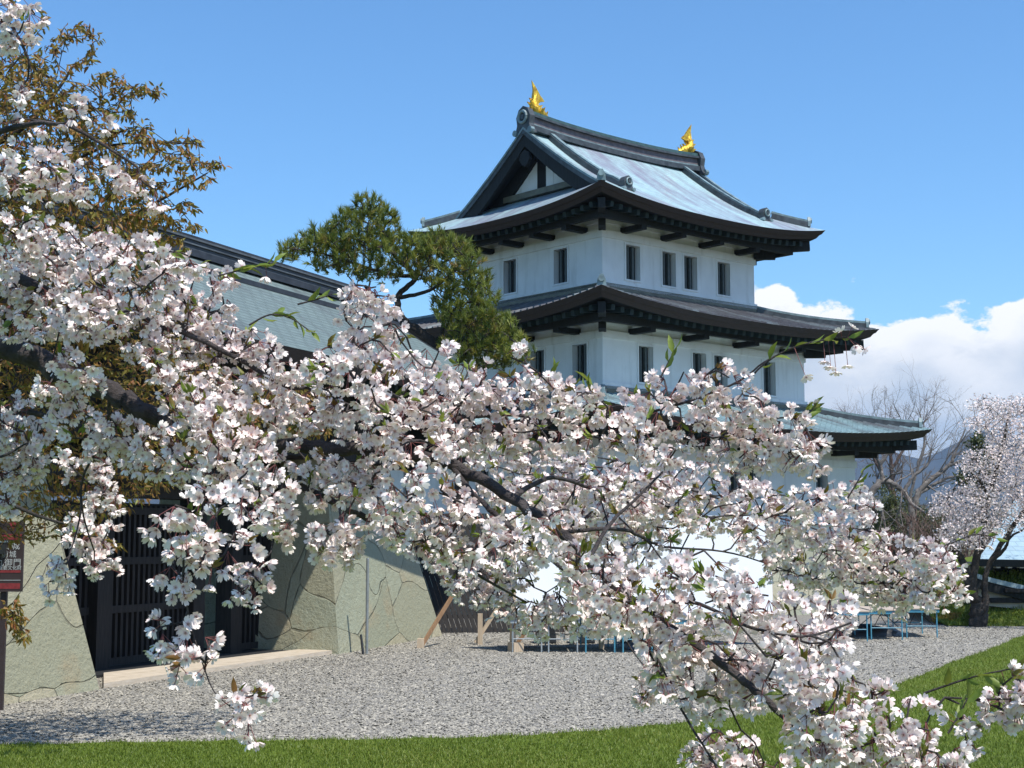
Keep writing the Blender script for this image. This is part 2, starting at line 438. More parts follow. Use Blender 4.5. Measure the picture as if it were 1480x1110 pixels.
def smooth_line(pts, n=8):
    pts = [np.asarray(p, float) for p in pts]; out = []
    for i in range(len(pts) - 1):
        p0 = pts[max(0, i - 1)]; p1 = pts[i]; p2 = pts[i + 1]; p3 = pts[min(len(pts) - 1, i + 2)]
        for k in range(n):
            t = k / n
            out.append(.5 * ((2 * p1) + (-p0 + p2) * t + (2 * p0 - 5 * p1 + 4 * p2 - p3) * t * t + (-p0 + 3 * p1 - 3 * p2 + p3) * t ** 3))
    out.append(pts[-1]); return np.array(out)


def inside(P2, poly):
    x, y = P2[:, 0], P2[:, 1]; r = np.zeros(len(P2), bool); n = len(poly)
    for i in range(n):
        x0, y0 = poly[i]; x1, y1 = poly[(i + 1) % n]
        c = ((y0 > y) != (y1 > y)) & (x < (x1 - x0) * (y - y0) / (y1 - y0 + 1e-12) + x0); r ^= c
    return r


mb = MB(); mb.add([(-6000, -3000, -.02), (6000, -3000, -.02), (6000, 9000, -.02), (-6000, 9000, -.02)], [(0, 1, 2, 3)])
tag(mb.build('ground', M_EARTH), kind='structure')
EDGE = smooth_line([(-14, 17.2), (-9, 17.35), (-6.05, 17.54), (-3.66, 17.84), (-2.0, 17.96), (-.34, 18.21), (.96, 18.73), (2.4, 19.71), (3.48, 20.65), (4.79, 22.23),
                    (6.32, 24.53), (7.54, 26.81), (8.83, 29.39), (10.54, 32.52), (12.94, 37.2), (15.2, 40.6), (19, 42.5)])
EDGE = EDGE + np.stack([np.zeros(len(EDGE)), .05 * np.sin(np.arange(len(EDGE)) * 2.3) + .04 * np.sin(np.arange(len(EDGE)) * 5.1)], -1)
GRAVEL = [(-16, 15)] + [tuple(p) for p in EDGE[:0]] + [(22, 15), (22, 41.0), (14, 41.6), (13.6, 54), (-16, 54)]
poly_sheet('gravel_yard', GRAVEL, -.012, M_GRAVEL)
LAWN = [(-14, -8), (24, -8), (24, 42.5)] + [tuple(p) for p in EDGE[::-1]]
poly_sheet('lawn', LAWN, -.006, M_LAWN)

# pebbles lying on the yard: one mass
n = 260000
q = np.stack([RNG.uniform(-9.5, 14, n), 17.0 + (RNG.random(n) ** 1.5) * 25], -1)
q = q[(np.abs(q[:, 0]) < q[:, 1] * .37) & ~inside(q, LAWN)]
nb = NB(); m = len(q)
oct_v = np.array([[1, 0, 0], [-1, 0, 0], [0, 1, 0], [0, -1, 0], [0, 0, .42], [0, 0, -.42]], float); oct_v = oct_v + RNG.normal(scale=.12, size=oct_v.shape)
oct_f = [(0, 2, 4), (2, 1, 4), (1, 3, 4), (3, 0, 4)]
sz = RNG.gamma(6, .0019, m) + .0065
nrm = unit(np.stack([RNG.normal(scale=.35, size=m), RNG.normal(scale=.35, size=m), np.ones(m)], -1))
nb.inst(oct_v, oct_f, frames(nrm), sz, np.concatenate([q, np.full((m, 1), -.010)], 1), 0, np.zeros(6), RNG.random(m))
mt = MT('pebble', .85, .3); sp = mt.N.new('ShaderNodeSeparateXYZ'); mt.L.new(mt.tc.outputs['UV'], sp.inputs[0])
mt.col(mt.ramp(sp.outputs[0], [(0, (.20, .19, .165)), (.3, (.275, .255, .215)), (.6, (.325, .30, .25)), (.88, (.375, .345, .285)), (1, (.48, .44, .365))]))
tag(nb.build('gravel', mt.m), 'grey crushed gravel covering the castle yard', 'gravel', kind='stuff')

# grass blades on the visible lawn: one mass
n = 640000
q = np.stack([RNG.uniform(-9, 21, n), 14.6 + RNG.random(n) ** 1.7 * 27], -1)
q = q[(q[:, 0] > -q[:, 1] * .375 - .8) & (q[:, 0] < q[:, 1] * .55 + .4)]
jit = q + np.stack([np.zeros(len(q)), RNG.normal(scale=.05, size=len(q))], -1)
q = q[inside(jit, LAWN)]; m = len(q)
nb = NB(); bl = np.array([[-.5, 0, 0], [.5, 0, 0], [.35, .12, .6], [-.35, .12, .6], [0, .4, 1]]); blf4 = [(0, 1, 2, 3)]; blf3 = [(3, 2, 4)]
nrm = unit(np.stack([RNG.normal(scale=.35, size=m), RNG.normal(scale=.35, size=m), np.ones(m)], -1)); R = frames(nrm)
patch = .5 + .5 * np.sin(q[:, 0] * .9 + 1.3 * np.sin(q[:, 1] * .7)) * np.sin(q[:, 1] * 1.1 + q[:, 0] * .4)
hgt = RNG.uniform(.028, .065, m) * (.8 + .35 * patch)
R = R * np.stack([RNG.uniform(.007, .012, m) / hgt, np.ones(m), np.ones(m)], -1)[:, None, :]
pos = np.concatenate([q, np.full((m, 1), -.006)], 1); rnd = np.clip(.25 + .35 * patch + RNG.normal(scale=.2, size=m), 0, 1)
nb.inst(bl, blf4, R, hgt, pos, 0, np.zeros(5), rnd); nb.inst(bl, blf3, R, hgt, pos, 0, np.zeros(5), rnd)
tag(nb.build('grass', M_GRASS), 'short green grass growing on the lawn', 'grass', kind='stuff')

# grassy bank beside the shrine building
mb = MB(); nx, ny = 40, 16; vs = []
for j in range(ny + 1):
    for i in range(nx + 1):
        x = 12.2 + 20 * i / nx + .02 * j; y = 41.2 + 14 * j / ny
        t = max(0, min(1, (y - 41.3) / 6)); z = 2.1 * t * t * (3 - 2 * t) * (.75 + .1 * math.sin(x * .8)) + .05 * math.sin(3.1 * x + 2 * y)
        vs.append((x, y, max(z - .03, -.03)))
mb.add(vs, [(j * (nx + 1) + i, j * (nx + 1) + i + 1, (j + 1) * (nx + 1) + i + 1, (j + 1) * (nx + 1) + i) for j in range(ny) for i in range(nx)])
tag(mb.build('grass_bank', M_BANK, smooth=True), kind='structure')
n = 26000; q = np.stack([RNG.uniform(12.2, 20, n), RNG.uniform(41.1, 47.5, n)], -1); m = n
t = np.clip((q[:, 1] - 41.3) / 6, 0, 1); z = 2.1 * t * t * (3 - 2 * t) * (.75 + .1 * np.sin(q[:, 0] * .8)) + .05 * np.sin(3.1 * q[:, 0] + 2 * q[:, 1]) - .03
hgt = RNG.uniform(.08, .22, m); R = frames(unit(np.stack([RNG.normal(scale=.4, size=m), RNG.normal(scale=.4, size=m), np.ones(m)], -1)))
R = R * np.stack([RNG.uniform(.02, .035, m) / hgt, np.ones(m), np.ones(m)], -1)[:, None, :]
nb = NB(); nb.inst(bl, blf4, R, hgt, np.concatenate([q, z[:, None]], 1), 0, np.zeros(5), np.clip(RNG.normal(.55, .25, m), 0, 1))
tag(nb.build('bank_grass', M_GRASS), 'long tufted grass growing on the bank by the shrine', 'grass', kind='stuff')

# far wooded hills
def hills(name, y0, dy, x0, x1, prof, nx=160, ny=14):
    mb = MB(); vs = []
    for j in range(ny + 1):
        t = j / ny
        for i in range(nx + 1):
            x = x0 + (x1 - x0) * i / nx; h = prof(x)
            e = math.sin(PI * min(1, t * 1.0) / 2) if t < .7 else 1 - (t - .7) * .5
            z = h * e + (14 * math.sin(x * .021 + 5 * t) + 9 * math.sin(x * .043 + 9 * t) + 6 * math.sin(x * .11 + 17 * t)) * math.sin(PI * t) * .6
            vs.append((x, y0 + dy * t, z - 5))
    mb.add(vs, [(j * (nx + 1) + i, j * (nx + 1) + i + 1, (j + 1) * (nx + 1) + i + 1, (j + 1) * (nx + 1) + i) for j in range(ny) for i in range(nx)])
    return tag(mb.build(name, M_HILL, smooth=True), kind='structure')


def prof_a(x):
    u = x / 4200.
    return 235 + 62 * math.exp(-((u - .323) / .030) ** 2) + 40 * math.exp(-((u - .37) / .05) ** 2) + 26 * math.exp(-((u - .24) / .05) ** 2) + 10 * math.sin(u * 60) + 5 * math.sin(u * 171)


hills('hills', 3600, 900, -2600, 3400, prof_a)
hills('foothills', 1500, 500, -900, 1500, lambda x: 52 + 14 * math.sin(x * .006) + 6 * math.sin(x * .021))
# ------------------------------------------------------------------ castle keep
YAW = .715; KC = (3.81, 52.25, 0.)
keep = tag(empty('castle_keep', KC, YAW), 'three storeyed white castle keep with green copper roofs on a stone base', 'castle')
HA = {3: 3.88, 2: 5.104, 1: 6.33}; HB = {3: 3.21, 2: 4.434, 1: 5.66}
DIRS = {'south': lambda e, o: (e, -o), 'east': lambda e, o: (o, e), 'north': lambda e, o: (-e, o), 'west': lambda e, o: (-o, -e)}


def ring(mb, A, B, z0, z1, p, mat=0, depth=None):
    """band standing p proud of walls with half sizes A, B (butted at the corners)"""
    d = depth or (p + .02); a, b = A + p, B + p
    mb.bx(-a, a, -b, -b + d, z0, z1, mat); mb.bx(-a, a, b - d, b, z0, z1, mat)
    mb.bx(-a, -a + d, -b + d, b - d, z0, z1, mat); mb.bx(a - d, a, -b + d, b - d, z0, z1, mat)


def wall_face(mb, side, half, off, z0, z1, holes):
    f = DIRS[side]; xs = sorted({-half, half} | {h[0] for h in holes} | {h[1] for h in holes})
    zs = sorted({z0, z1} | {h[2] for h in holes} | {h[3] for h in holes})
    for i in range(len(xs) - 1):
        for k in range(len(zs) - 1):
            xm = (xs[i] + xs[i + 1]) / 2; zm = (zs[k] + zs[k + 1]) / 2
            if any(h[0] < xm < h[1] and h[2] < zm < h[3] for h in holes): continue
            mb.add([(*f(xs[i], off), zs[k]), (*f(xs[i + 1], off), zs[k]), (*f(xs[i + 1], off), zs[k + 1]), (*f(xs[i], off), zs[k + 1])], [(0, 1, 2, 3)])
    d = .22
    for a, b, c, e in holes:
        q = lambda x, z, o: (*f(x, o), z)
        mb.add([q(a, c, off), q(a, c, off - d), q(a, e, off - d), q(a, e, off)], [(0, 1, 2, 3)])
        mb.add([q(b, c, off), q(b, e, off), q(b, e, off - d), q(b, c, off - d)], [(0, 1, 2, 3)])
        mb.add([q(a, c, off), q(b, c, off), q(b, c, off - d), q(a, c, off - d)], [(0, 1, 2, 3)])
        mb.add([q(a, e, off), q(a, e, off - d), q(b, e, off - d), q(b, e, off)], [(0, 1, 2, 3)])


def lbox(mb, side, e0, e1, o0, o1, z0, z1, mat=0):
    f = DIRS[side]; x0, y0 = f(e0, o0); x1, y1 = f(e1, o1)
    mb.bx(min(x0, x1), max(x0, x1), min(y0, y1), max(y0, y1), z0, z1, mat)


WIN = {3: {'south': [-2.45, -.68, .42, 2.18], 'west': [-1.44, 1.20], 'north': [-2.2, 2.2], 'east': [-1.3, 1.3]},
       2: {'south': [-3.15, -.56, .52, 3.11], 'west': [-3.4, 1.37, 3.4], 'north': [-3, 3], 'east': [-2, 2]},
       1: {'south': [-4.35, -.26, .70, 4.35], 'west': [-4, 0, 4], 'north': [-4, 4], 'east': [-3, 3]}}
LEVELS = {3: dict(zb=10.62, z0=10.83, wb=11.08, wt=12.26, bb=12.37, bt=12.63, zs=13.3),
          2: dict(zb=7.02, z0=7.25, wb=7.46, wt=8.65, bb=8.77, bt=9.01, zs=9.68),
          1: dict(zb=2.6, z0=3.0, wb=3.75, wt=4.88, bb=4.95, bt=5.19, zs=6.05)}
WH = .335
for k, lv in LEVELS.items():
    A, B = HA[k], HB[k]; mb = MB()
    for side in DIRS:
        half, off = (A, B) if side in ('south', 'north') else (B, A)
        wall_face(mb, side, half, off, lv['zb'], lv['zs'], [(c - WH, c + WH, lv['wb'], lv['wt']) for c in WIN[k][side]])
    wall = mb.build('wall', [M_PLASTER], keep)
    mb = MB(); ring(mb, A, B, lv['bb'], lv['bt'], .05); mb.build('upper_band', M_PLASTER, wall)
    mb = MB(); ring(mb, A, B, lv['bt'] + .22, lv['zs'] - .02, .07); mb.build('cornice', M_PLASTER, wall)
    mb = MB(); ring(mb, A, B, lv['z0'] - .02, lv['z0'] + .1, .07); ring(mb, A + .02, B + .02, lv['z0'] - .1, lv['z0'] - .02, .1); mb.build('base_moulding', M_PLASTER, wall)
    for side in DIRS:
        off = B if side in ('south', 'north') else A
        for c in WIN[k][side]:
            mb = MB()
            for a, b, z0, z1 in ((c - WH - .06, c - WH, lv['wb'] - .06, lv['wt'] + .06), (c + WH, c + WH + .06, lv['wb'] - .06, lv['wt'] + .06),
                                 (c - WH, c + WH, lv['wt'], lv['wt'] + .06), (c - WH, c + WH, lv['wb'] - .06, lv['wb'])):
                lbox(mb, side, a, b, off - .02, off + .03, z0, z1)
            w = mb.build('window', M_PLASTER, keep)
            mb = MB(); lbox(mb, side, c - WH - .01, c + WH + .01, off - .28, off - .22, lv['wb'] - .01, lv['wt'] + .01); mb.build('opening', M_DARK, w)
            mb = MB()
            for t in (-.12, .12): lbox(mb, side, c + t - .045, c + t + .045, off - .19, off - .10, lv['wb'], lv['wt'])
            mb.build('bars', M_BAR, w)
        # fine panel joints between the windows
        for c in WIN[k][side]:
            mb = MB(); lbox(mb, side, c - WH - .115, c - WH - .10, off - .01, off + .006, lv['z0'] + .1, lv['bb']); mb.build('panel_joint', M_PLASTER, wall)


def gcurve(d): return .50 * d + .031 * d * d


def eave_assembly(name, Ae, Be, zmid, lift, Aw, Bw, zw, thick=.30):
    """thick curved eave edge, soffit, rafters, purlin and brackets under one roof"""
    root = None; mb = MB(); ns = 36
    for side in DIRS:
        f = DIRS[side]; L, O = (Ae, Be) if side in ('south', 'north') else (Be, Ae); Lw, Ow = (Aw, Bw) if side in ('south', 'north') else (Bw, Aw)
        rows = []
        for i in range(ns + 1):
            s = -1 + 2 * i / ns; s = math.copysign(abs(s) ** .8, s); lf = lift * abs(s) ** 2.5
            pr = []
            for ins, dz in ((0, 0), (.10, -thick * .5), (.13, -thick * .5), (.24, -thick)):
                pr.append((*f(s * (L - ins), O - ins), zmid + lf + dz))
            pr.append((*f(s * (Lw - .02), Ow - .02), zw)); rows.append(pr)
        for i in range(ns):
            for j in range(4):
                mb.add([rows[i][j], rows[i][j + 1], rows[i + 1][j + 1], rows[i + 1][j]], [(0, 1, 2, 3)], 0 if j < 3 else 1)
    return mb.build('eave', [M_FASCIA, M_EAVE], None)


def rafters(Ae, Be, zmid, lift, Aw, Bw, zw, thick=.30):
    mb = MB()
    for side in DIRS:
        f = DIRS[side]; L, O = (Ae, Be) if side in ('south', 'north') else (Be, Ae); Lw, Ow = (Aw, Bw) if side in ('south', 'north') else (Bw, Aw)
        n = int(2 * (L - .5) / .40)
        for i in range(n + 1):
            e = -(L - .5) + 2 * (L - .5) * i / n; s = abs(e) / L; lf = lift * s ** 2.5
            o0 = Ow if abs(e) < Lw else Ow + (abs(e) - Lw); o1 = O - .42
            zb = zw + (zmid - thick - zw) * (o0 - Ow) / (O - .24 - Ow) + lf * (o0 - Ow) / (O - Ow)
            ze = zw + (zmid - thick - zw) * (o1 - Ow) / (O - .24 - Ow) + lf * (o1 - Ow) / (O - Ow)
            if o1 - o0 < .1: continue
            mb.beam((*f(e, o0), zb - .07), (*f(e, o1), ze - .09), .15, .17)
    return mb


def roof_extra(roof, Ae, Be, zmid, lift, Aw, Bw, zw, nbr):
    e = eave_assembly('eave', Ae, Be, zmid, lift, Aw, Bw, zw); e.parent = roof
    rafters(Ae, Be, zmid, lift, Aw, Bw, zw).build('rafters', M_RAFTER, roof)
    mb = MB(); ring(mb, Aw + .92, Bw + .92, zw - .56, zw - .30, .09, 0, .18); mb.build('purlin', M_EAVE, roof)
    for side in DIRS:
        half, off = (Aw, Bw) if side in ('south', 'north') else (Bw, Aw)
        for i in range(nbr[0] if side in ('south', 'north') else nbr[1]):
            n = nbr[0] if side in ('south', 'north') else nbr[1]
            c = -half + 2 * half * (i + .5) / n if n > 1 else 0
            mb = MB(); lbox(mb, side, c - .12, c + .12, off - .02, off + 1.0, zw - .70, zw - .52); mb.build('bracket', M_EAVE, roof)
    for sx in (-1, 1):
        for sy in (-1, 1):
            mb = MB(); d = Vector((sx, sy, 0)).normalized()
            p0 = Vector((sx * Aw, sy * Bw, zw - .34)); p1 = Vector((sx * (Ae - .42), sy * (Be - .42), zmid - .50 + lift * .8))
            mb.beam(p0, p1, .24, .34); mb.beam(Vector((sx * (Aw + .0), sy * (Bw + .0), zw - .60)), Vector((sx * (Aw + .55), sy * (Bw + .55), zw - .60)), .24, .24)
            mb.build('hip_beam', M_EAVE, roof)


def fin(mb, x, y, z, d, h=.34, mat=0):
    """little upright end plate where a hip ridge stops"""
    t = Vector((d[0], d[1], 0)).normalized(); s = Vector((-t.y, t.x, 0))
    pts = [(-.5, 0), (.5, 0), (.42, .55), (.16, 1.0), (-.16, 1.0), (-.42, .55)]; w = .30
    fr = [Vector((x, y, z)) + s * (a * w) + Vector((0, 0, b * h)) + t * .05 for a, b in pts]; bk = [p - t * .10 for p in fr]
    k = len(pts); mb.add(fr + bk, [tuple(range(k)), tuple(range(k, 2 * k))[::-1]] + [(i, k + i, k + (i + 1) % k, (i + 1) % k) for i in range(k)], mat)
    mb.tube([np.array(fr[0]) * .5 + np.array(fr[1]) * .5 + (0, 0, h * .62) + np.array(t) * o for o in (-.02, .05)], [.10, .10], 10, mat)


def skirt_roof(Ae, Be, At, Bt, zmid, ztop, lift, mat, ribs=.30):
    mb = MB(); ns, nt = 48, 8

    def pt(f, L, O, Lt, Ot, s, t, dz=0):
        e = L + (Lt - L) * t; o = O + (Ot - O) * t
        return (*f(s * e, o), zmid + (ztop - zmid) * (.8 * t + .2 * t * t) + lift * abs(s) ** 2.5 * (1 - t) ** 1.4 + dz)
    for side in DIRS:
        f = DIRS[side]; L, O, Lt, Ot = (Ae, Be, At, Bt) if side in ('south', 'north') else (Be, Ae, Bt, At)
        vs = []; uv = []
        for j in range(nt + 1):
            for i in range(ns + 1):
                s = -1 + 2 * i / ns; t = j / nt; vs.append(pt(f, L, O, Lt, Ot, s, t)); uv.append((s * (L + (Lt - L) * t) + L + 31 * 'sewn'.find(side[0]), t * math.hypot(O - Ot, ztop - zmid)))
        mb.add(vs, [(j * (ns + 1) + i, j * (ns + 1) + i + 1, (j + 1) * (ns + 1) + i + 1, (j + 1) * (ns + 1) + i) for j in range(nt) for i in range(ns)], 0, uv)
        if ribs:
            n = int(2 * L / ribs)
            for i in range(1, n):
                e = -L + 2 * L * i / n; tm = 1.0 if abs(e) < Lt else (L - abs(e)) / (L - Lt)
                if tm < .06: continue
                pts = []; r = .052; u_ = []
                for j in range(7):
                    t = tm * j / 6 * .985; el = L + (Lt - L) * t; c = pt(f, L + .02, O + .02, Lt, Ot, e / el, t)
                    fx, fy = f(1, 0)
                    for a in (0, 60, 120, 180):
                        pts.append((c[0] + fx * r * math.cos(math.radians(a)), c[1] + fy * r * math.cos(math.radians(a)), c[2] - .012 + r * 1.15 * math.sin(math.radians(a))))
                        u_.append((e + L + .1, t * 3))
                mb.add(pts, [(j * 4 + k, j * 4 + k + 1, (j + 1) * 4 + k + 1, (j + 1) * 4 + k) for j in range(6) for k in range(3)] + [(0, 1, 2, 3)], 0, u_)
    roof = mb.build('roof', [mat], keep)
    for sx in (-1, 1):
        for sy in (-1, 1):
            pts = []
            for j in range(9):
                t = .10 + .9 * j / 8
                pts.append((sx * (Ae + (At - Ae) * t), sy * (Be + (Bt - Be) * t), zmid + (ztop - zmid) * (.8 * t + .2 * t * t) + lift * (1 - t) ** 1.4 + .06))
            mb = MB()
            for a, b in zip(pts[:-1], pts[1:]): mb.beam(a, b, .24, .20, 0); mb.beam((a[0], a[1], a[2] + .14), (b[0], b[1], b[2] + .14), .15, .09, 1)
            fin(mb, pts[0][0], pts[0][1], pts[0][2] - .05, (sx, sy), .36, 1)
            mb.build('hip_ridge', [M_RIDGE, M_RIDGELIGHT], roof)
    mb = MB(); ring(mb, At - .05, Bt - .05, ztop - .02, ztop + .21, .12, 0, .14); mb.build('flashing', M_OLIVE, roof)
    return roof


LIFT = .42
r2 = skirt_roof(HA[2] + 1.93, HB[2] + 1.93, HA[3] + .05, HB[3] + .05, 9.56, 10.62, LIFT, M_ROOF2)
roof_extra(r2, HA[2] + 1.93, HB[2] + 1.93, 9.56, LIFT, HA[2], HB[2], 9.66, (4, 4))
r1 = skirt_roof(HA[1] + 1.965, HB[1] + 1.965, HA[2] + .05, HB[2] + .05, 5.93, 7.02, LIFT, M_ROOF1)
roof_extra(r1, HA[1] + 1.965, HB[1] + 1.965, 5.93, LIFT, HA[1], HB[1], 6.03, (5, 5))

# top roof: hipped below, gabled above
Ae, Be, ZM = HA[3] + 1.85, HB[3] + 1.85, 13.22
XV, XG = 4.5, 3.62                       # verge and gable wall planes
mb = MB(); ns, nt = 48, 20
for sg in (-1, 1):
    vs = []; uv = []
    for j in range(nt + 1):
        d = Be * j / nt; half = Ae - d if d < Ae - XV else XV
        for i in range(ns + 1):
            s = -1 + 2 * i / ns
            vs.append((s * half * (1 if sg < 0 else -1), sg * (Be - d), ZM + gcurve(d) + LIFT * abs(s) ** 2.5 * max(0, 1 - d / 3.0) ** 1.6)); uv.append((s * half + Ae + 40 * (sg + 1), d * 1.18))
    mb.add(vs, [(j * (ns + 1) + i, j * (ns + 1) + i + 1, (j + 1) * (ns + 1) + i + 1, (j + 1) * (ns + 1) + i) for j in range(nt) for i in range(ns)], 0, uv)
dmax = Ae - XG
for sg in (-1, 1):
    vs = []; uv = []; ntt = 12
    for j in range(ntt + 1):
        d = dmax * j / ntt; half = Be - d
        for i in range(ns + 1):
            s = -1 + 2 * i / ns; lf = LIFT * abs(s) ** 2.5 * max(0, 1 - d / 3.0) ** 1.6
            vs.append((sg * (Ae - d), s * half * (1 if sg > 0 else -1), ZM + gcurve(d) + lf - (.03 if d > Ae - XV + .05 else 0))); uv.append((s * half + Be + 40 * (sg + 4), d * 1.18))
    mb.add(vs, [(j * (ns + 1) + i, j * (ns + 1) + i + 1, (j + 1) * (ns + 1) + i + 1, (j + 1) * (ns + 1) + i) for j in range(ntt) for i in range(ns)], 0, uv)
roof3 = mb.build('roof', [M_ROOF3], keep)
roof_extra(roof3, Ae, Be, ZM, LIFT, HA[3], HB[3], 13.30, (4, 4))
ZR = ZM + gcurve(Be)
zslope = lambda y: ZM + gcurve(Be - abs(y))
for sg in (-1, 1):
    # bargeboards following the curve of the gable, thick roof edge and soffit
    mb = MB(); d0 = Ae - XV; ys = [Be - d0 - (Be - d0) * k / 16 for k in range(17)]
    for sy in (-1, 1):
        for k in range(16):
            a, b = ys[k], ys[k + 1]; za, zb_ = zslope(a), zslope(b)
            X = lambda x: sg * x
            def strip(x0, x1, t0, t1, mat):
                p = [(X(x0), sy * a, za + t0), (X(x1), sy * a, za + t0), (X(x1), sy * a, za + t1), (X(x0), sy * a, za + t1)]
                q_ = [(X(x0), sy * b, zb_ + t0), (X(x1), sy * b, zb_ + t0), (X(x1), sy * b, zb_ + t1), (X(x0), sy * b, zb_ + t1)]
                mb.add(p + q_, [(0, 1, 5, 4), (1, 2, 6, 5), (2, 3, 7, 6), (3, 0, 4, 7), (0, 3, 2, 1), (4, 5, 6, 7)], mat)
            w = .44 + .20 * (1 - k / 16)
            strip(XV - .16, XV - .03, -.10 - w, -.10, 0)          # bargeboard
            strip(XV - .06, XV + .02, -.13, .05, 1)               # copper edge
            strip(XG - .02, XV - .16, -.20, -.14, 0)              # soffit
            strip(XV - .12, XV + .05, .05, .13, 2)                # verge roll
            if k > 1: strip(XG + .02, XG + .16, -.70 - .25 * (1 - k / 16), -.16, 0)  # inner board
    mb.build('bargeboard', [M_EAVE, M_RIDGE, M_RIDGELIGHT], roof3)
    mb = MB(); zb = ZM + gcurve(dmax) - .1; prof = [(y, zslope(y) - .12) for y in np.linspace(-2.9, 2.9, 25) if zslope(y) - .12 > zb]
    pts = [(sg * XG, prof[0][0], zb)] + [(sg * XG, y, z) for y, z in prof] + [(sg * XG, prof[-1][0], zb)]
    mb.add(pts, [tuple(range(len(pts)))]); g = mb.build('gable', M_EAVE, keep)
    mb = MB(); zt = zb + .32
    for a, b in ((-1.55, -.62), (-.62, -.24), (.24, 1.55)):
        h = lambda y: zt + max(.02, 1.28 * (1 - abs(y) / 1.6))
        x0, x1 = sg * (XG + .005), sg * (XG + (.06 if (a, b) == (-.62, -.24) else .045))
        ps = [(a, zt), (b, zt), (b, h(b)), (a, h(a))]
        mb.add([(x0, *p) for p in ps] + [(x1, *p) for p in ps], [(0, 1, 2, 3), (7, 6, 5, 4)] + [(i, 4 + i, 4 + (i + 1) % 4, (i + 1) % 4) for i in range(4)])
    mb.build('gable_panel', M_PLASTER, g)
    mb = MB(); mb.bx(*sorted((sg * (XG + .01), sg * (XG + .2))), -1.9, 1.9, zt - .24, zt - .03); mb.build('gable_sill', M_OLIVE, g)
    mb = MB(); mb.bx(*sorted((sg * (XG + .01), sg * (XG + .05))), -.23, .23, zt, zt + 1.0); mb.build('gable_opening', M_DARK, g)
    # carved pendant under the apex
    mb = MB(); c = ZR - .95; pts = [(0, .28), (.2, .16), (.28, -.05), (.16, -.22), (0, -.34), (-.16, -.22), (-.28, -.05), (-.2, .16)]
    mb.add([(sg * (XV - .02), a, c + b) for a, b in pts] + [(sg * (XV - .14), a, c + b) for a, b in pts], [tuple(range(8)), tuple(range(8, 16))[::-1]] + [(i, 8 + i, 8 + (i + 1) % 8, (i + 1) % 8) for i in range(8)])
    mb.build('pendant', M_EAVE, g)
# main ridge
mb = MB(); seg = 14
for i in range(seg):
    x0, x1 = -4.3 + 8.6 * i / seg, -4.3 + 8.6 * (i + 1) / seg; sag = lambda x: .16 * (abs(x) / 4.3) ** 2.4
    for w, z0, z1, m_ in ((.62, -.16, .02, 0), (.42, .02, .10, 1), (.36, .10, .34, 2), (.56, .34, .42, 0), (.40, .42, .55, 3)):
        p = [(x0, -w / 2, ZR + z0 + sag(x0)), (x0, w / 2, ZR + z0 + sag(x0)), (x0, w / 2, ZR + z1 + sag(x0)), (x0, -w / 2, ZR + z1 + sag(x0))]
        q_ = [(x1, -w / 2, ZR + z0 + sag(x1)), (x1, w / 2, ZR + z0 + sag(x1)), (x1, w / 2, ZR + z1 + sag(x1)), (x1, -w / 2, ZR + z1 + sag(x1))]
        mb.add(p + q_, [(0, 4, 5, 1), (1, 5, 6, 2), (2, 6, 7, 3), (3, 7, 4, 0)] + ([(0, 1, 2, 3)] if i == 0 else []) + ([(4, 7, 6, 5)] if i == seg - 1 else []), m_)
M_RBODY = simple('ridge_body_brown', (.13, .105, .115), .6, .3, 6); M_RCAP = simple('ridge_cap_green', (.045, .095, .095), .5, .35, 5)
ridge = mb.build('ridge', [M_RIDGE, M_RIDGELIGHT, M_RBODY, M_RCAP], roof3)


def onigawara(x, y, z, dx, dy, w, h, parent):
    """ornamental end tile: arched plate with a raised roundel and scrolled feet"""
    t = Vector((dx, dy, 0)).normalized(); s = Vector((-t.y, t.x, 0)); mb = MB()
    prof = [(-.62, 0), (-.50, .12), (-.40, .34), (-.46, .62), (-.30, .88), (0, 1.0), (.30, .88), (.46, .62), (.40, .34), (.50, .12), (.62, 0)]
    k = len(prof); c = Vector((x, y, z))
    fr = [c + s * a * w + Vector((0, 0, b * h)) + t * .12 for a, b in prof]; bk = [p - t * .24 for p in fr]
    mb.add(fr + bk, [tuple(range(k)), tuple(range(k, 2 * k))[::-1]] + [(i, k + i, k + (i + 1) % k, (i + 1) % k) for i in range(k)], 0)
    cc = c + Vector((0, 0, h * .60)); ring_ = [cc + t * .15 + s * math.cos(a) * w * .26 + Vector((0, 0, math.sin(a) * w * .26)) for a in np.linspace(0, 2 * PI, 15)]
    mb.tube([tuple(p) for p in ring_], .05 * w / .7, 6, 1, False)
    mb.tube([tuple(cc + t * .10), tuple(cc + t * .17)], [w * .13] * 2, 10, 0)
    for a in (-.5, .5): mb.tube([tuple(c + s * a * w + Vector((0, 0, .08 * h)) + t * .02), tuple(c + s * a * w + Vector((0, 0, .08 * h)) + t * .18)], [.09 * w / .6] * 2, 8, 1)
    return mb.build('ridge_end_tile', [M_RIDGE, M_RIDGELIGHT], parent)


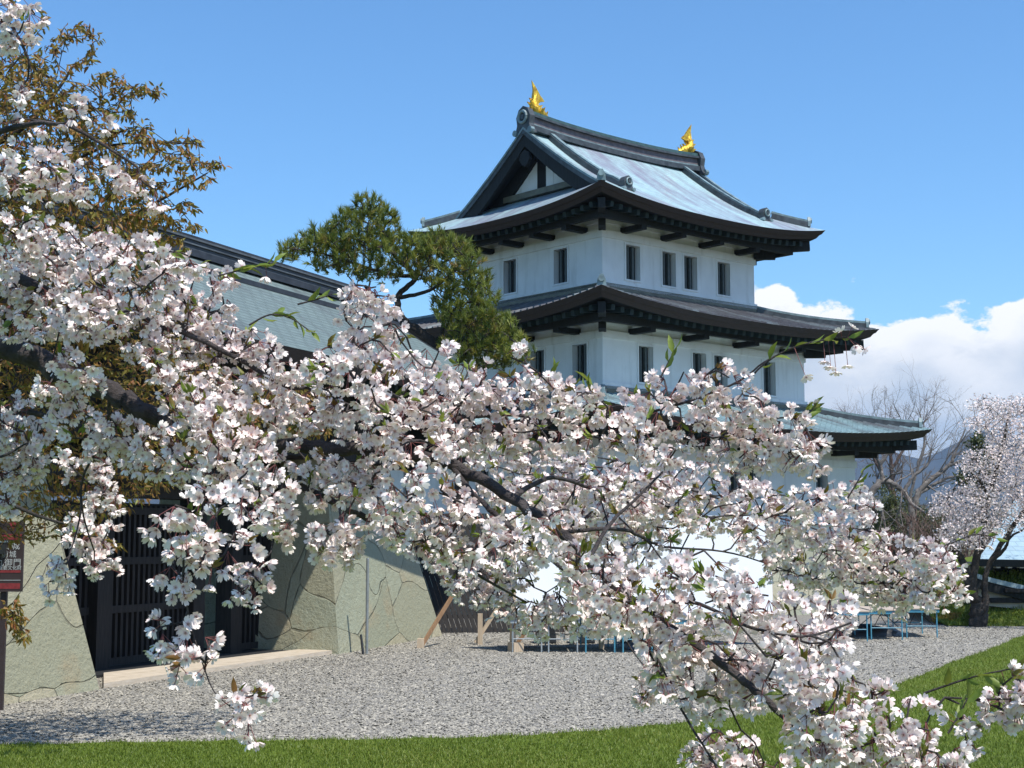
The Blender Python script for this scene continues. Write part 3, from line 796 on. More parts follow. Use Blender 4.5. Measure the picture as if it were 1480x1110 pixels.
for sg in (-1, 1): onigawara(sg * 4.42, 0, ZR - .12, sg, 0, .78, 1.0, roof3)
for sg in (-1, 1):
    for sy in (-1, 1):
        mb = MB(); x = sg * 3.45; ys = np.linspace(.30, 3.95, 15); pr = [(x + sg * .10 * (k / 14), sy * y, zslope(y) + .10 + (.05 if k > 11 else 0)) for k, y in enumerate(ys)]
        for a, b in zip(pr[:-1], pr[1:]):
            mb.beam(a, b, .27, .20, 0); mb.beam((a[0], a[1], a[2] + .13), (b[0], b[1], b[2] + .13), .17, .09, 1)
        mb.build('descending_ridge', [M_RIDGE, M_RIDGELIGHT], roof3)
        onigawara(pr[-1][0], pr[-1][1] + sy * .06, pr[-1][2] - .14, 0, sy, .44, .50, roof3)
        # hip ridge from the verge foot to the corner
        mb = MB(); pts = []
        for j in range(9):
            d = .42 + (Ae - XV - .1 - .42 + .25) * j / 8
            pts.append((sg * (Ae - d), sy * (Be - d), ZM + gcurve(d) + LIFT * max(0, 1 - d / 3.0) ** 1.6 + .06))
        for a, b in zip(pts[:-1], pts[1:]): mb.beam(a, b, .24, .20, 0); mb.beam((a[0], a[1], a[2] + .14), (b[0], b[1], b[2] + .14), .15, .09, 1)
        fin(mb, pts[0][0], pts[0][1], pts[0][2] - .05, (sg, sy), .36, 1); mb.build('hip_ridge', [M_RIDGE, M_RIDGELIGHT], roof3)


def golden_fish(x, sg):
    """roof finial: scaly fish standing on its head, tail forked in the air; sg points inwards along the ridge"""
    base = empty('fish_finial', (x, 0, ZR + .62), 0); base.parent = keep; base.scale = (.88, 1.0, 1.16)
    pts = np.array([(.86, 0, .02), (.72, 0, .07), (.52, 0, .12), (.30, 0, .16), (.14, 0, .24), (.08, 0, .36), (.10, 0, .46), (.15, 0, .56), (.20, 0, .64)]) * (sg, 1, 1)
    rad = np.array([.05, .10, .15, .19, .19, .16, .125, .095, .05]); pts = smooth_line(pts, 4); rad = np.interp(np.linspace(0, 8, len(pts)), np.arange(9), rad)
    mb = MB(); mb.tube(pts, rad, 12, 0); mb.build('body', M_GOLD, base, smooth=True)
    mb = MB(); prof = [(.05, .44), (.26, .40), (.42, .47), (.66, .52), (.55, .60), (.42, .66), (.30, .78), (.16, .92), (-.02, 1.08), (.06, .80), (.04, .60)]; k = len(prof)
    th = [.07, .07, .05, .015, .03, .04, .04, .03, .012, .03, .06]
    mb.add([(sg * a, t, b) for (a, b), t in zip(prof, th)] + [(sg * a, -t, b) for (a, b), t in zip(prof, th)], [tuple(range(k)), tuple(range(k, 2 * k))[::-1]] + [(i, k + i, k + (i + 1) % k, (i + 1) % k) for i in range(k)])
    mb.build('tail', M_GOLD, base)
    mb = MB()
    for px_, pz_, dx, dz, h in ((-.06, .20, -1, .35, .14), (-.05, .36, -1, .5, .13), (.02, .50, -1, .6, .10), (.36, .30, 1, .6, .14), (.26, .42, 1, .5, .12), (.55, .22, .5, 1, .12), (.72, .13, .4, 1, .10)):
        for y in (-.07, .07):
            a = np.array([sg * px_, y, pz_]); d = unit(np.array([sg * dx, y * 3, dz])); w = np.array([-d[2] * .07, 0, d[0] * .07]); c = np.array([0, .025, 0])
            mb.add([a - w - d * .06, a + w - d * .06, a + d * h + c, a + d * h - c], [(0, 1, 2), (0, 3, 1), (0, 2, 3), (1, 3, 2)])
    for y in (-.17, .17): mb.add([(sg * .45, y * .8, .10), (sg * .25, y * .8, .06), (sg * .22, y * 2, .20), (sg * .42, y * 1.5, .22)], [(0, 1, 2, 3)])
    mb.build('fins', M_GOLD, base)


golden_fish(-4.12, 1); golden_fish(4.15, -1)

# battered stone base of the keep
mb = MB(); at, bt = HA[1] + .25, HB[1] + .25; ab, bb_ = at + 1.5, bt + 1.5
cor = lambda a, b, z: [(-a, -b, z), (a, -b, z), (a, b, z), (-a, b, z)]
mid = cor(at + .62, bt + .62, 1.25)
mb.hexa(cor(ab, bb_, -.05), mid); mb.hexa(mid, cor(at, bt, 2.62)); mb.build('stone_base', M_STONEK, keep)

# ------------------------------------------------------------------ gatehouse
GA = np.array([-3.66, 31.15, 0.]); gang = math.radians(66); GD = np.array([math.cos(gang), math.sin(gang), 0]); GM = np.array([-GD[1], GD[0], 0])
gate = tag(empty('gatehouse', tuple(GA), gang), 'dark timber gatehouse with a low green copper roof between battered stone piers', 'gatehouse')
# local axes: x along the facade (away from the camera), y = inwards
T = lambda p: (float(np.dot(np.asarray(p) - GA, GD)), float(np.dot(np.asarray(p) - GA, GM)), float(p[2]))
pier = MB()
ZP = 4.15
e_ = T(G(640, 918)); bot = [(0, 0, -.05), (e_[0], e_[1], -.05), (e_[0], 5.0, -.05), (-.35, 5.2, -.05)]
top = [(.34, .60, ZP), (e_[0] - 2.1, e_[1] + .45, ZP), (e_[0] - 2.1, 4.6, ZP), (.05, 4.6, ZP)]
pier.hexa(bot, top); pier.build('stone_pier', M_STONE, gate)
pier = MB(); c = T(P(145, 985, 23.9)); bot = [(c[0] - 8.0, c[1] - .55, -.05), (c[0], c[1], -.05), (c[0] + .35, c[1] + 4.2, -.05), (c[0] - 8, c[1] + 4.2, -.05)]
top = [(c[0] - 7.4, c[1] + .25, ZP), (c[0] - 1.05, c[1] + .62, ZP), (c[0] - .75, c[1] + 4, ZP), (c[0] - 7.4, c[1] + 4, ZP)]
pier.hexa(bot, top); pier.build('stone_pier', M_STONE, gate)
XD0, XD1 = c[0] - .9, .30
# sill slab
mb = MB(); s4 = [T(P(150, 982, 24.1)), T(G(491, 943)), T(G(488, 936)), T(P(150, 969, 26.0))]
mb.prism([(p[0], p[1]) for p in s4], -.02, .07); mb.build('sill', M_SILL, gate)
mb = MB(); mb.prism([(s4[3][0] - .3, s4[3][1] - .02), (s4[2][0] + .1, s4[2][1] + .02), (.3, 5.0), (XD0 - .4, 5.0)], -.02, .045); mb.build('gate_floor', M_DARK, gate)
YD = 1.95
def door_panel(x0, x1, name):
    mb = MB(); mb.bx(x0, x1, YD + .10, YD + .16, .06, 3.1)
    n = max(3, int((x1 - x0) / .155))
    for i in range(n):
        x = x0 + (x1 - x0) * (i + .5) / n; mb.bx(x - .035, x + .035, YD + .02, YD + .095, .10, 3.05)
    for z in (.14, 1.1, 2.0, 2.95): mb.bx(x0 + .005, x1 - .005, YD + .003, YD + .03, z - .07, z + .07)
    return mb.build(name, M_DOORWOOD, gate)
posts = [XD0 + .25, -5.4, -2.5, -1.2, .22]
for x in posts:
    mb = MB(); mb.bx(x - .19, x + .19, YD - .17, YD + .22, -.02, 3.2); mb.build('door_post', M_DOORWOOD, gate)
door_panel(posts[0] + .2, posts[1] - .2, 'door'); door_panel(posts[1] + .2, posts[2] - .2, 'door'); door_panel(posts[3] + .2, posts[4] - .2, 'door')
mb = MB(); mb.bx(posts[2] + .19, posts[3] - .19, YD + 1.6, YD + 1.7, .06, 3.1); mb.build('wicket', M_DARK, gate)
mb = MB(); mb.bx(XD0 - .3, .5, YD - .25, YD + .35, 3.2, 3.75); mb.bx(XD0 - .3, .6, YD - .8, YD - .25, 3.5, 3.78); mb.build('lintel', M_DOORWOOD, gate)
mb = MB(); mb.bx(XD0 - .3, .55, YD + .05, YD + .2, 3.75, ZP); mb.bx(-14, 4.2, .75, 4.5, ZP, 6.05); mb.build('upper_wall', M_DOORWOOD, gate)
mb = MB()
for x in np.arange(-13.5, 4.2, 1.1): mb.bx(x - .09, x + .09, .66, .748, ZP, 5.9)
for z in (ZP + .1, 5.0, 5.8): mb.bx(-14, 4.2, .64, .66, z - .08, z + .08)
mb.build('wall_studs', M_DOORWOOD, gate)
# roof
X0, X1 = -16.5, 6.4; WE, WR, ZE, ZRG = -1.40, 3.0, 5.95, 8.57
zrg = lambda w: ZE + (ZRG - ZE) * (.86 * ((w - WE) / (WR - WE)) + .14 * ((w - WE) / (WR - WE)) ** 2)
mb = MB()
for sg in (0, 1):
    vs = []; uv = []; nt, ns = 10, 24
    for j in range(nt + 1):
        w = WE + (WR - WE) * j / nt; y = w if sg == 0 else 2 * WR - w
        for i in range(ns + 1):
            x = X0 + (X1 - X0) * (i / ns if sg == 0 else 1 - i / ns); vs.append((x, y, zrg(w))); uv.append((x + 20, (w - WE) * 1.15))
    mb.add(vs, [(j * (ns + 1) + i, j * (ns + 1) + i + 1, (j + 1) * (ns + 1) + i + 1, (j + 1) * (ns + 1) + i) for j in range(nt) for i in range(ns)], 0, uv)
groof = mb.build('roof', M_ROOFG, gate)
mb = MB()
for sg in (0, 1):
    Y = (lambda w: w) if sg == 0 else (lambda w: 2 * WR - w)
    a = [(X0, Y(WE), ZE - .01), (X1, Y(WE), ZE - .01), (X1, Y(WE + .14), ZE - .26), (X0, Y(WE + .14), ZE - .26)]
    b = [(X0, Y(.74), ZE + .1), (X1, Y(.74), ZE + .1)]
    mb.add(a + b, [(0, 1, 2, 3), (3, 2, 5, 4)], 0)
    n = int((X1 - X0) / .38)
    for i in range(n): x = X0 + .2 + i * .38; mb.beam((x, Y(WE + .3), ZE - .28), (x, Y(.74), ZE + .02), .11, .13, 1)
mb.build('eave', [M_FASCIA, M_RAFTER], groof)
for x, s in ((X0, 1), (X1, -1)):
    mb = MB(); mb.add([(x + s * .9, .75, ZP), (x + s * .9, 2 * WR - .75, ZP), (x + s * .9, 2 * WR - .75, zrg(.75) - .05), (x + s * .9, WR, ZRG - .08), (x + s * .9, .75, zrg(.75) - .05)], [(0, 1, 2, 3, 4)], 0)
    for k in range(10):
        for sg in (0, 1):
            Y = (lambda w: w) if sg == 0 else (lambda w: 2 * WR - w)
            w0, w1 = WE + (WR - WE) * k / 10, WE + (WR - WE) * (k + 1) / 10
            mb.beam((x, Y(w0), zrg(w0) - .2), (x, Y(w1), zrg(w1) - .2), .12, .36, 0)
    mb.build('gable', M_EAVE, gate)
mb = MB()
for w, z0, z1, m_ in ((.58, -.12, .03, 0), (.46, .03, .06, 1), (.40, .06, .14, 0), (.48, .14, .17, 1), (.36, .17, .26, 0), (.44, .26, .30, 1), (.32, .30, .37, 0)):
    mb.bx(X0 - .1, X1 + .1, WR - w / 2, WR + w / 2, ZRG + z0, ZRG + z1, m_)
mb.build('ridge', [M_GRIDGE, M_GRIDGE2], groof)
mb = MB(); mb.bx(X0, X1, WR - .92, WR - .76, zrg(WR - .84) - .04, zrg(WR - .84) + .07); mb.build('ridge_gutter', M_GRIDGE, groof)
# ------------------------------------------------------------------ screen wall, white board, braces
fA, fB = np.array([-2.1, 38.2, 0]), np.array([1.9, 38.6, 0])
fen = tag(empty('board_fence', tuple(fA), math.atan2(fB[1] - fA[1], fB[0] - fA[0])), 'black leaning board fence between the stone pier and white board', 'fence')
Lf = float(np.linalg.norm(fB - fA)); mb = MB(); nbd = 30
for i in range(nbd):
    x = Lf * i / nbd - .5; w = Lf / nbd * .92; j = random.uniform(-.02, .02)
    mb.hexa([(x, 0 + j, -.02), (x + w, 0 + j, -.02), (x + w, .03 + j, -.02), (x, .03 + j, -.02)], [(x - 1.0, .9 + j, 3.1), (x - 1.0 + w, .9 + j, 3.1), (x - 1.0 + w, .93 + j, 3.1), (x - 1.0, .93 + j, 3.1)])
mb.build('boards', M_DOORWOOD, fen)
mb = MB()
for z in (.4, 1.5, 2.7): mb.beam((-.6 - z * .32, z * .29 + .06, z), (Lf - .5 - z * .32, z * .29 + .06, z), .06, .10)
mb.build('rails', M_DOORWOOD, fen)

bA, bB = np.array([.02, 31.95, 0]), np.array([6.02, 33.9, 0]); bang = math.atan2(bB[1] - bA[1], bB[0] - bA[0]); LB = float(np.linalg.norm(bB - bA))
brd = tag(empty('white_board', tuple(bA), bang), 'long white board wall on timber posts standing above the low tables', 'screen')
mb = MB(); mb.bx(.06, LB, .0, .05, .76, 2.95); mb.build('panel', M_WHITEBOARD, brd)
mb = MB(); mb.bx(.06, LB, -.012, .06, .70, .758); mb.build('bottom_rail', M_BRACE, brd)
for i, x in enumerate((0, 2.1, 4.2, LB)):
    mb = MB(); mb.bx(x - .045, x + .045, .052, .15, -.02, 3.0) if i else mb.bx(x - .055, x + .05, -.06, .05, -.02, 3.0); mb.build('post', M_PINE, brd)
mb = MB(); mb.box((.03, -.10, .09), (.26, .24, .20), 0, Matrix.Rotation(.3, 3, 'Z')); mb.build('foot_block', M_PINE, brd)
for x in (2.1, 4.2):
    mb = MB(); mb.beam((x, .12, 1.9), (x - .1, 1.7, .02), .07, .09); mb.build('brace', M_BRACE, brd)


def brace(label, a, b, foot, mat):
    o = tag(empty('timber_brace', tuple(a)), label, 'brace'); mb = MB(); mb.beam((0, 0, .03), np.array(b) - np.array(a), .06, .075); mb.build('strut', mat, o)
    if foot: mb = MB(); mb.bx(-.09, .06, -.10, .12, -.02, .20); mb.build('foot_block', M_PINE, o)


a = G(609, 936); brace('long reddish brown timber brace leaning beside the stone pier', a, P(668, 838, a[1] + .9), True, M_BRACE)
a = G(687, 931); brace('shorter tan timber brace leaning up towards the white board', a, P(741, 845, a[1] + .3), False, M_PINE)
o = tag(empty('timber_stake', tuple(G(690, 932) + (0.06, .2, 0))), 'short upright pale timber stake before the black fence', 'stake')
mb = MB(); mb.bx(-.055, .055, -.05, .05, -.02, .70); mb.build('stake', M_PINE, o)
o = tag(empty('timber_strut', tuple(G(746, 932))), 'brown diagonal strut in the shade under the white board', 'brace')
mb = MB(); mb.beam((0, 0, 0), (.55, .1, .75), .07, .08); mb.build('strut', M_BRACE, o)

# ------------------------------------------------------------------ low tables under the white board
def table(name, label, loc, ang, w, d, h, top, steel, group, xbrace=False):
    o = tag(empty(name, loc, ang), label, 'table', group)
    mb = MB(); mb.bx(-w / 2, w / 2, 0, d, h - .035, h); mb.build('tabletop', top, o, bevel=.006)
    mb = MB()
    mb.bx(-w / 2 + .01, w / 2 - .01, .02, .05, h - .11, h - .037); mb.bx(-w / 2 + .01, w / 2 - .01, d - .05, d - .02, h - .11, h - .037)
    mb.bx(-w / 2 + .01, -w / 2 + .04, .052, d - .052, h - .11, h - .037); mb.bx(w / 2 - .04, w / 2 - .01, .052, d - .052, h - .11, h - .037); mb.build('apron', steel, o)
    for y in (.10, d - .10):
        for x in (-w / 2 + .06, w / 2 - .06):
            mb = MB(); mb.tube([(x, y, -.02), (x, y, h - .112)], [.017] * 2, 8); mb.build('leg', steel, o)
        mb = MB(); mb.tube([(-w / 2 + .06, y + .001, h * .38), (w / 2 - .06, y + .001, h * .38)], [.013] * 2, 6); mb.build('crossbar', steel, o)
        if xbrace:
            mb = MB(); yy = y + (.5 if y < d / 2 else -.5); mb.tube([(-w / 2 + .12, y, h * .38), (-.02, yy, h - .11)], [.010] * 2, 5); mb.tube([(w / 2 - .12, y, h * .38), (.02, yy, h - .11)], [.010] * 2, 5); mb.build('stay', M_BLACK, o)
    return o


row = [(762, 'grey steel folding table below the left end of the white board', M_GREYST), (814, 'grey steel folding table between another grey one and the blue tables', M_GREYST),
       (868, 'blue steel folding table next to the grey folding tables', M_BLUE), (922, 'blue steel folding table above the slate blue bundle', M_BLUE), (976, 'blue steel folding table at the right of the board, behind blossom', M_BLUE)]
for i, (px, lb, st) in enumerate(row):
    g_ = G(px, 942.5 + i * .3); table('folding_table', lb, (g_[0], g_[1], 0), .02, .74, 1.8, .72, M_GREENTOP, st, 'tables under the white board')
o = tag(empty('tarpaulin_bundle', tuple(G(935, 940) + (0, .25, 0))), 'slate blue tarpaulin bundle lying under the blue tables', 'bundle')
mb = MB(); mb.hexa([(-.45, 0, -.01), (.55, 0, -.01), (.55, .7, -.01), (-.45, .7, -.01)], [(-.2, .15, .24), (.38, .18, .20), (.36, .55, .22), (-.18, .55, .25)]); mb.build('bundle', M_TARPBLUE, o, bevel=.06)
for x, w, h, lb in ((-1.1, .5, .45, 'tall narrow black covered crate under the grey tables'), (-.3, .6, .3, 'low flat black covered crate under the grey table next to the blue ones'),
                    (.9, .55, .5, 'tallest black covered crate, under the blue tables'), (1.9, .8, .4, 'wide black covered crate under the rightmost blue table')):
    g_ = G(845, 934) + (x, .9, 0); o = tag(empty('stage_crate', tuple(g_)), lb, 'crate', 'crates under the white board')
    mb = MB(); mb.hexa([(0, 0, -.01), (w, 0, -.01), (w, .6, -.01), (0, .6, -.01)], [(.04, .05, h), (w - .05, .04, h * .93), (w - .04, .55, h), (.04, .56, h * .95)]); mb.build('cover', M_TARP, o, bevel=.04)

for px, py, lb in ((1334, 921.5, 'tan topped trestle table at the right end, nearest the shrine'), (1283, 924.5, 'middle tan topped trestle table with sky blue legs'), (1232, 927, 'tan topped trestle table at the left, partly behind the blossom')):
    g_ = G(px, py); table('trestle_table', lb, (g_[0], g_[1], 0), -.05, .86, 1.8, .72, M_TABLETOP, M_BLUE, 'tables by the keep', True)


def lump(name, label, cat, loc, r, h, mat, seed):
    rg = np.random.default_rng(seed); nu, nv = 18, 7; vs = []
    for j in range(nv + 1):
        for i in range(nu):
            a = 2 * PI * i / nu; t = j / nv * PI / 2; k = 1 + .22 * math.sin(3 * a + seed) + .13 * math.sin(7 * a + 2 * j)
            vs.append((r[0] * math.cos(a) * math.cos(t) * k, r[1] * math.sin(a) * math.cos(t) * k, h * math.sin(t) * (1 + .25 * math.sin(2 * a + seed)) - .01))
    mb = MB(); mb.add(vs, [(j * nu + i, j * nu + (i + 1) % nu, (j + 1) * nu + (i + 1) % nu, (j + 1) * nu + i) for j in range(nv) for i in range(nu)])
    o = mb.build(name, mat, smooth=True); o.location = loc; tag(o, label, cat); return o


g_ = G(1255, 921); lump('tarpaulin_heap', 'black tarpaulin heap lying under the trestle tables', 'tarpaulin', (g_[0], g_[1] + .6, 0), (.75, .5), .24, M_TARP, 3)
g_ = G(1292, 919); lump('folded_sheet', 'grey folded sheet lying in the shade of the middle trestle table', 'tarpaulin', (g_[0], g_[1] + .5, 0), (.36, .3), .2, simple('grey_sheet', (.22, .23, .25), .6, .3, 6), 5)

# ------------------------------------------------------------------ thin poles beside the pier, sign at the left
o = tag(empty('thin_pole', tuple(G(530, 944))), 'thin grey metal pole standing before the stone pier', 'pole')
mb = MB(); mb.tube([(0, 0, -.02), (.0, 0, 1.98)], [.032, .032], 10); mb.build('shaft', M_PIPE, o)
mb = MB(); mb.tube([(0, 0, 1.98), (0, 0, 2.01)], [.036, .03], 10); mb.build('cap', M_PIPE, o)
o = tag(empty('short_pipe', tuple(G(523, 945))), 'short black pipe stub leaning next to the thin pole', 'pipe')
mb = MB(); mb.tube([(.03, .0, -.02), (-.03, .05, .40)], [.03, .024], 8); mb.build('pipe', M_BLACK, o)

SD = 21.0
sg_ = tag(empty('notice_sign', (P(6, 800, SD)[0], SD, 0), .04), 'dark brown notice sign with white lettering on a post', 'sign')
mb = MB(); mb.bx(-.045, .045, .03, .10, -.02, 2.62); mb.build('post', M_SIGN, sg_)
mb = MB(); mb.bx(-.30, .275, -.03, .029, 1.66, 2.66); mb.build('board', M_SIGN, sg_)
for z0, z1 in ((2.40, 2.48), (1.93, 1.965), (1.70, 1.78)):
    mb = MB(); mb.bx(-.275, .25, -.034, -.0305, z0, z1); mb.build('red_panel', M_SIGNRED, sg_)
mb = MB(); mb.add([(.06, -.034, 2.64), (.18, -.034, 2.66), (.13, -.034, 2.53)], [(0, 2, 1)]); mb.build('red_mark', M_SIGNRED, sg_)
mb = MB(); mb.bx(-.28, .255, -.035, -.0305, 1.82, 1.827); mb.build('ruled_line', M_SIGNWHITE, sg_)
for body, z, size, x in (('福山城', 2.27, .135, .02), ('松前城', 2.155, .105, .02), ('本丸御門', 2.035, .115, .015), ('国指定重要文化財', 1.975, .066, 0)):
    c = bpy.data.curves.new('lettering', 'FONT'); c.body = body; c.size = size; c.align_x = 'CENTER'; c.extrude = .002; c.space_character = 1.12 if size > .1 else 1.0
    c.materials.append(M_SIGNWHITE); t_ = bpy.data.objects.new('lettering_curve', c); COL.objects.link(t_)
    me_ = bpy.data.meshes.new_from_object(t_.evaluated_get(bpy.context.evaluated_depsgraph_get())); bpy.data.objects.remove(t_)
    t_ = bpy.data.objects.new('lettering', me_); COL.objects.link(t_); t_.parent = sg_; t_.location = (x, -.034, z); t_.rotation_euler = (PI / 2, 0, 0)
mb = MB(); mb.bx(-.16, .05, -.16, -.05, 2.20, 2.36); mb.bx(-.17, .06, -.17, -.04, 2.362, 2.385, 1); mb.beam((-.05, -.05, 2.3), (-.05, .04, 2.3), .04, .04); mb.build('lamp_box', [M_BLACK, M_ROOF1], sg_)

# ------------------------------------------------------------------ shrine building at the right edge
SH = P(1455, 830, 45.5); shr = tag(empty('shrine_building', (SH[0], SH[1], 0), 0.0), 'low shrine building with pale blue copper roofs behind the cherry tree', 'building')
zb = lambda py: float(P(1455, py, 45.5)[2])
def curved_roof(x0, x1, y0, y1, ze, zr, name, lean, parent, curve=.6):
    mb = MB(); nx, ny = 20, 8; vs = []; uv = []
    for j in range(ny + 1):
        for i in range(nx + 1):
            s = i / nx; t = j / ny; x = x0 + (x1 - x0) * s + lean * (1 - s) * t
            vs.append((x, y0 + (y1 - y0) * t, ze(s) + (zr - ze(s)) * (curve * t + (1 - curve) * t * t))); uv.append((x, t * 2.4))
    mb.add(vs, [(j * (nx + 1) + i, j * (nx + 1) + i + 1, (j + 1) * (nx + 1) + i + 1, (j + 1) * (nx + 1) + i) for j in range(ny) for i in range(nx)], 0, uv)
    k = len(vs); ed = [vs[i] for i in range(nx + 1)]; lo = [(p[0], p[1] + .1, p[2] - .22) for p in ed]; bk = [(p[0], y0 + 1.5, p[2] - .1) for p in ed]
    mb.add(ed + lo + bk, [(i, nx + 1 + i, nx + 2 + i, i + 1) for i in range(nx)] + [(nx + 1 + i, 2 * nx + 2 + i, 2 * nx + 3 + i, nx + 2 + i) for i in range(nx)], 1)
    return mb.build(name, [M_ROOFS, M_EAVE], parent)
# upper roof, eave about level with pixel row 815
r_ = curved_roof(-1.2, 9, -1.0, 3.2, lambda s: zb(812) + .10 * (1 - s) ** 2, zb(720), 'upper_roof', 2.6, shr, .8)
for i in range(20): mb = MB(); mb.box((-.9 + i * .36, -.72, zb(818)), (.12, .3, .10), 0); mb.build('rafter_end', M_BEIGE, r_)
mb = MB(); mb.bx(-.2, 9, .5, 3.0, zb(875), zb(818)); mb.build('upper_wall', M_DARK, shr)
# lower curved porch roof sweeping down to the right
mb = MB(); nx = 16; cen = [(-2.0 + 3.4 * (i / nx), zb(820) + (zb(858) - zb(820)) * (i / nx) ** .75) for i in range(nx + 1)]
vs = []
for x, z in cen: vs += [(x, -2.4, z), (x, -1.1, z + .05), (x, -1.1, z - .12), (x, -2.4, z - .14)]
mb.add(vs, [(4 * i + a, 4 * i + (a + 1) % 4, 4 * i + 4 + (a + 1) % 4, 4 * i + 4 + a) for i in range(nx) for a in range(4)], 0, [(v[0] * 1.0, v[1]) for v in vs]); pr_ = mb.build('porch_roof', M_ROOFS, shr)
mb = MB()
for i in range(nx):
    a, b = cen[i], cen[i + 1]; mb.hexa([(a[0], -2.38, a[1] - .42), (b[0], -2.38, b[1] - .42), (b[0], -2.26, b[1] - .42), (a[0], -2.26, a[1] - .42)], [(a[0], -2.38, a[1] - .145), (b[0], -2.38, b[1] - .145), (b[0], -2.26, b[1] - .145), (a[0], -2.26, a[1] - .145)])
mb.build('porch_bargeboard', M_EAVE, pr_)
mb = MB(); mb.add([(-1.9, -2.2, zb(868)), (1.3, -2.2, zb(884)), (1.3, -2.2, zb(862) - .3), (-.4, -2.2, zb(845) - .3), (-1.9, -2.2, zb(826) - .3)], [(0, 1, 2, 3, 4)])
mb.add([(-1.9, -2.14, zb(868)), (1.3, -2.14, zb(884)), (1.3, -2.14, zb(862) - .3), (-.4, -2.14, zb(845) - .3), (-1.9, -2.14, zb(826) - .3)], [(4, 3, 2, 1, 0)]); mb.build('porch_gable', M_BEIGE, shr)
mb = MB(); mb.bx(-1.9, 1.3, -2.3, -2.205, zb(862) - .1, zb(862) + .05); mb.bx(-.9, 3.0, -2.5, -2.3, zb(852), zb(847)); mb.build('porch_beam', M_DOORWOOD, pr_)
for x in (.55, 2.6):
    mb = MB(); mb.bx(x - .12, x + .12, -2.5, -2.31, -.1, zb(853)); mb.build('pillar', M_DOORWOOD, shr)
mb = MB(); mb.beam((.5, -2.42, zb(880)), (-.25, -2.42, zb(905)), .08, .08); mb.build('stay', M_DOORWOOD, shr)
mb = MB(); mb.bx(1.4, 9, -1.9, 2.8, zb(905) - .3, zb(862)); mb.build('lower_wall', M_BEIGE, shr)
mb = MB(); mb.bx(-1.9, -.6, 1.5, 4, zb(838), zb(822)); mb.build('side_roof', M_ROOFS, shr)
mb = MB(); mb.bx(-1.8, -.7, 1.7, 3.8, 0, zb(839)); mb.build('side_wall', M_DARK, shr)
# ------------------------------------------------------------------ plants: shared pieces
def petal_template(cup):
    V = []; F3 = []; F4 = []; uv = []
    for k in range(5):
        a = 2 * PI * k / 5; ca, sa = math.cos(a), math.sin(a); b = len(V)
        rows = [(.10, (-.06, .06)), (.50, (-.36, 0, .36)), (.84, (-.42, 0, .42)), (1.0, (-.20, None, .20))]
        for r, ws in rows:
            for w in ws:
                rr, ww = (.91, 0) if w is None else (r, w)
                z = cup * rr * rr - (.05 if ww == 0 and rr > .3 else 0) + (.05 if k % 2 else 0) * rr
                V.append((ca * rr - sa * ww, sa * rr + ca * ww, z)); uv.append(rr)
        F3 += [(b, b + 1, b + 3), (b, b + 3, b + 2), (b + 1, b + 4, b + 3)]
        F4 += [(b + 2, b + 3, b + 6, b + 5), (b + 3, b + 4, b + 7, b + 6), (b + 5, b + 6, b + 9, b + 8), (b + 6, b + 7, b + 10, b + 9)]
    return np.array(V), np.array(F3), np.array(F4), np.array(uv)


PETALS = [petal_template(c) for c in (.35, .62, .95)]
CX_V = np.array([[.10 * math.cos(a), .10 * math.sin(a), .06] for a in np.arange(5) * 2 * PI / 5] + [[.055 * math.cos(a), .055 * math.sin(a), -.28] for a in np.arange(5) * 2 * PI / 5] + [[0, 0, -.34]])
CX_F4 = [(i, (i + 1) % 5, 5 + (i + 1) % 5, 5 + i) for i in range(5)]; CX_F3 = [(5 + i, 5 + (i + 1) % 5, 10) for i in range(5)]
ST_V = []; ST_F = []
for k in range(9):
    a = k * 2.4; r = .16 + .10 * (k % 3); b = len(ST_V); ST_V += [(.04 * math.cos(a + .8), .04 * math.sin(a + .8), .06), (.04 * math.cos(a - .8), .04 * math.sin(a - .8), .06), (r * math.cos(a), r * math.sin(a), .40)]; ST_F.append((b, b + 1, b + 2))
ST_V = np.array(ST_V)
LF_V = np.array([[0, 0, 0], [-.17, .35, .09], [.17, .35, .09], [0, .38, 0], [-.14, .70, .05], [.14, .70, .05], [0, .74, -.05], [0, 1.08, -.14]], float)
LF_F3 = [(0, 3, 1), (0, 2, 3), (4, 6, 7), (6, 5, 7)]; LF_F4 = [(1, 3, 6, 4), (3, 2, 5, 6)]


def add_flowers(nb, origin, flow_pos, face, size, detail=True):
    """flowers at flow_pos hanging by thin stalks from origin; materials 0 petal 1 calyx 2 stamen"""
    m = len(flow_pos); R = frames(face); rnd = RNG.random(m); which = RNG.integers(0, 3, m)
    for w in range(3):
        i = np.where(which == w)[0]
        if len(i) == 0: continue
        V, F3, F4, uv = PETALS[w]
        nb.inst(V, F3, R[i], size[i], flow_pos[i], 0, uv, rnd[i]); nb.inst(V, F4, R[i], size[i], flow_pos[i], 0, uv, rnd[i])
    z5 = np.zeros(len(CX_V)); nb.inst(CX_V, CX_F4, R, size, flow_pos, 1, z5, rnd)
    if detail:
        nb.inst(CX_V, CX_F3, R, size, flow_pos, 1, z5, rnd); nb.inst(ST_V, ST_F, R, size, flow_pos, 2, np.zeros(len(ST_V)), rnd)
    end = flow_pos - face * size[:, None] * .3; sticks(nb, origin, end, .0011, 1, rnd)


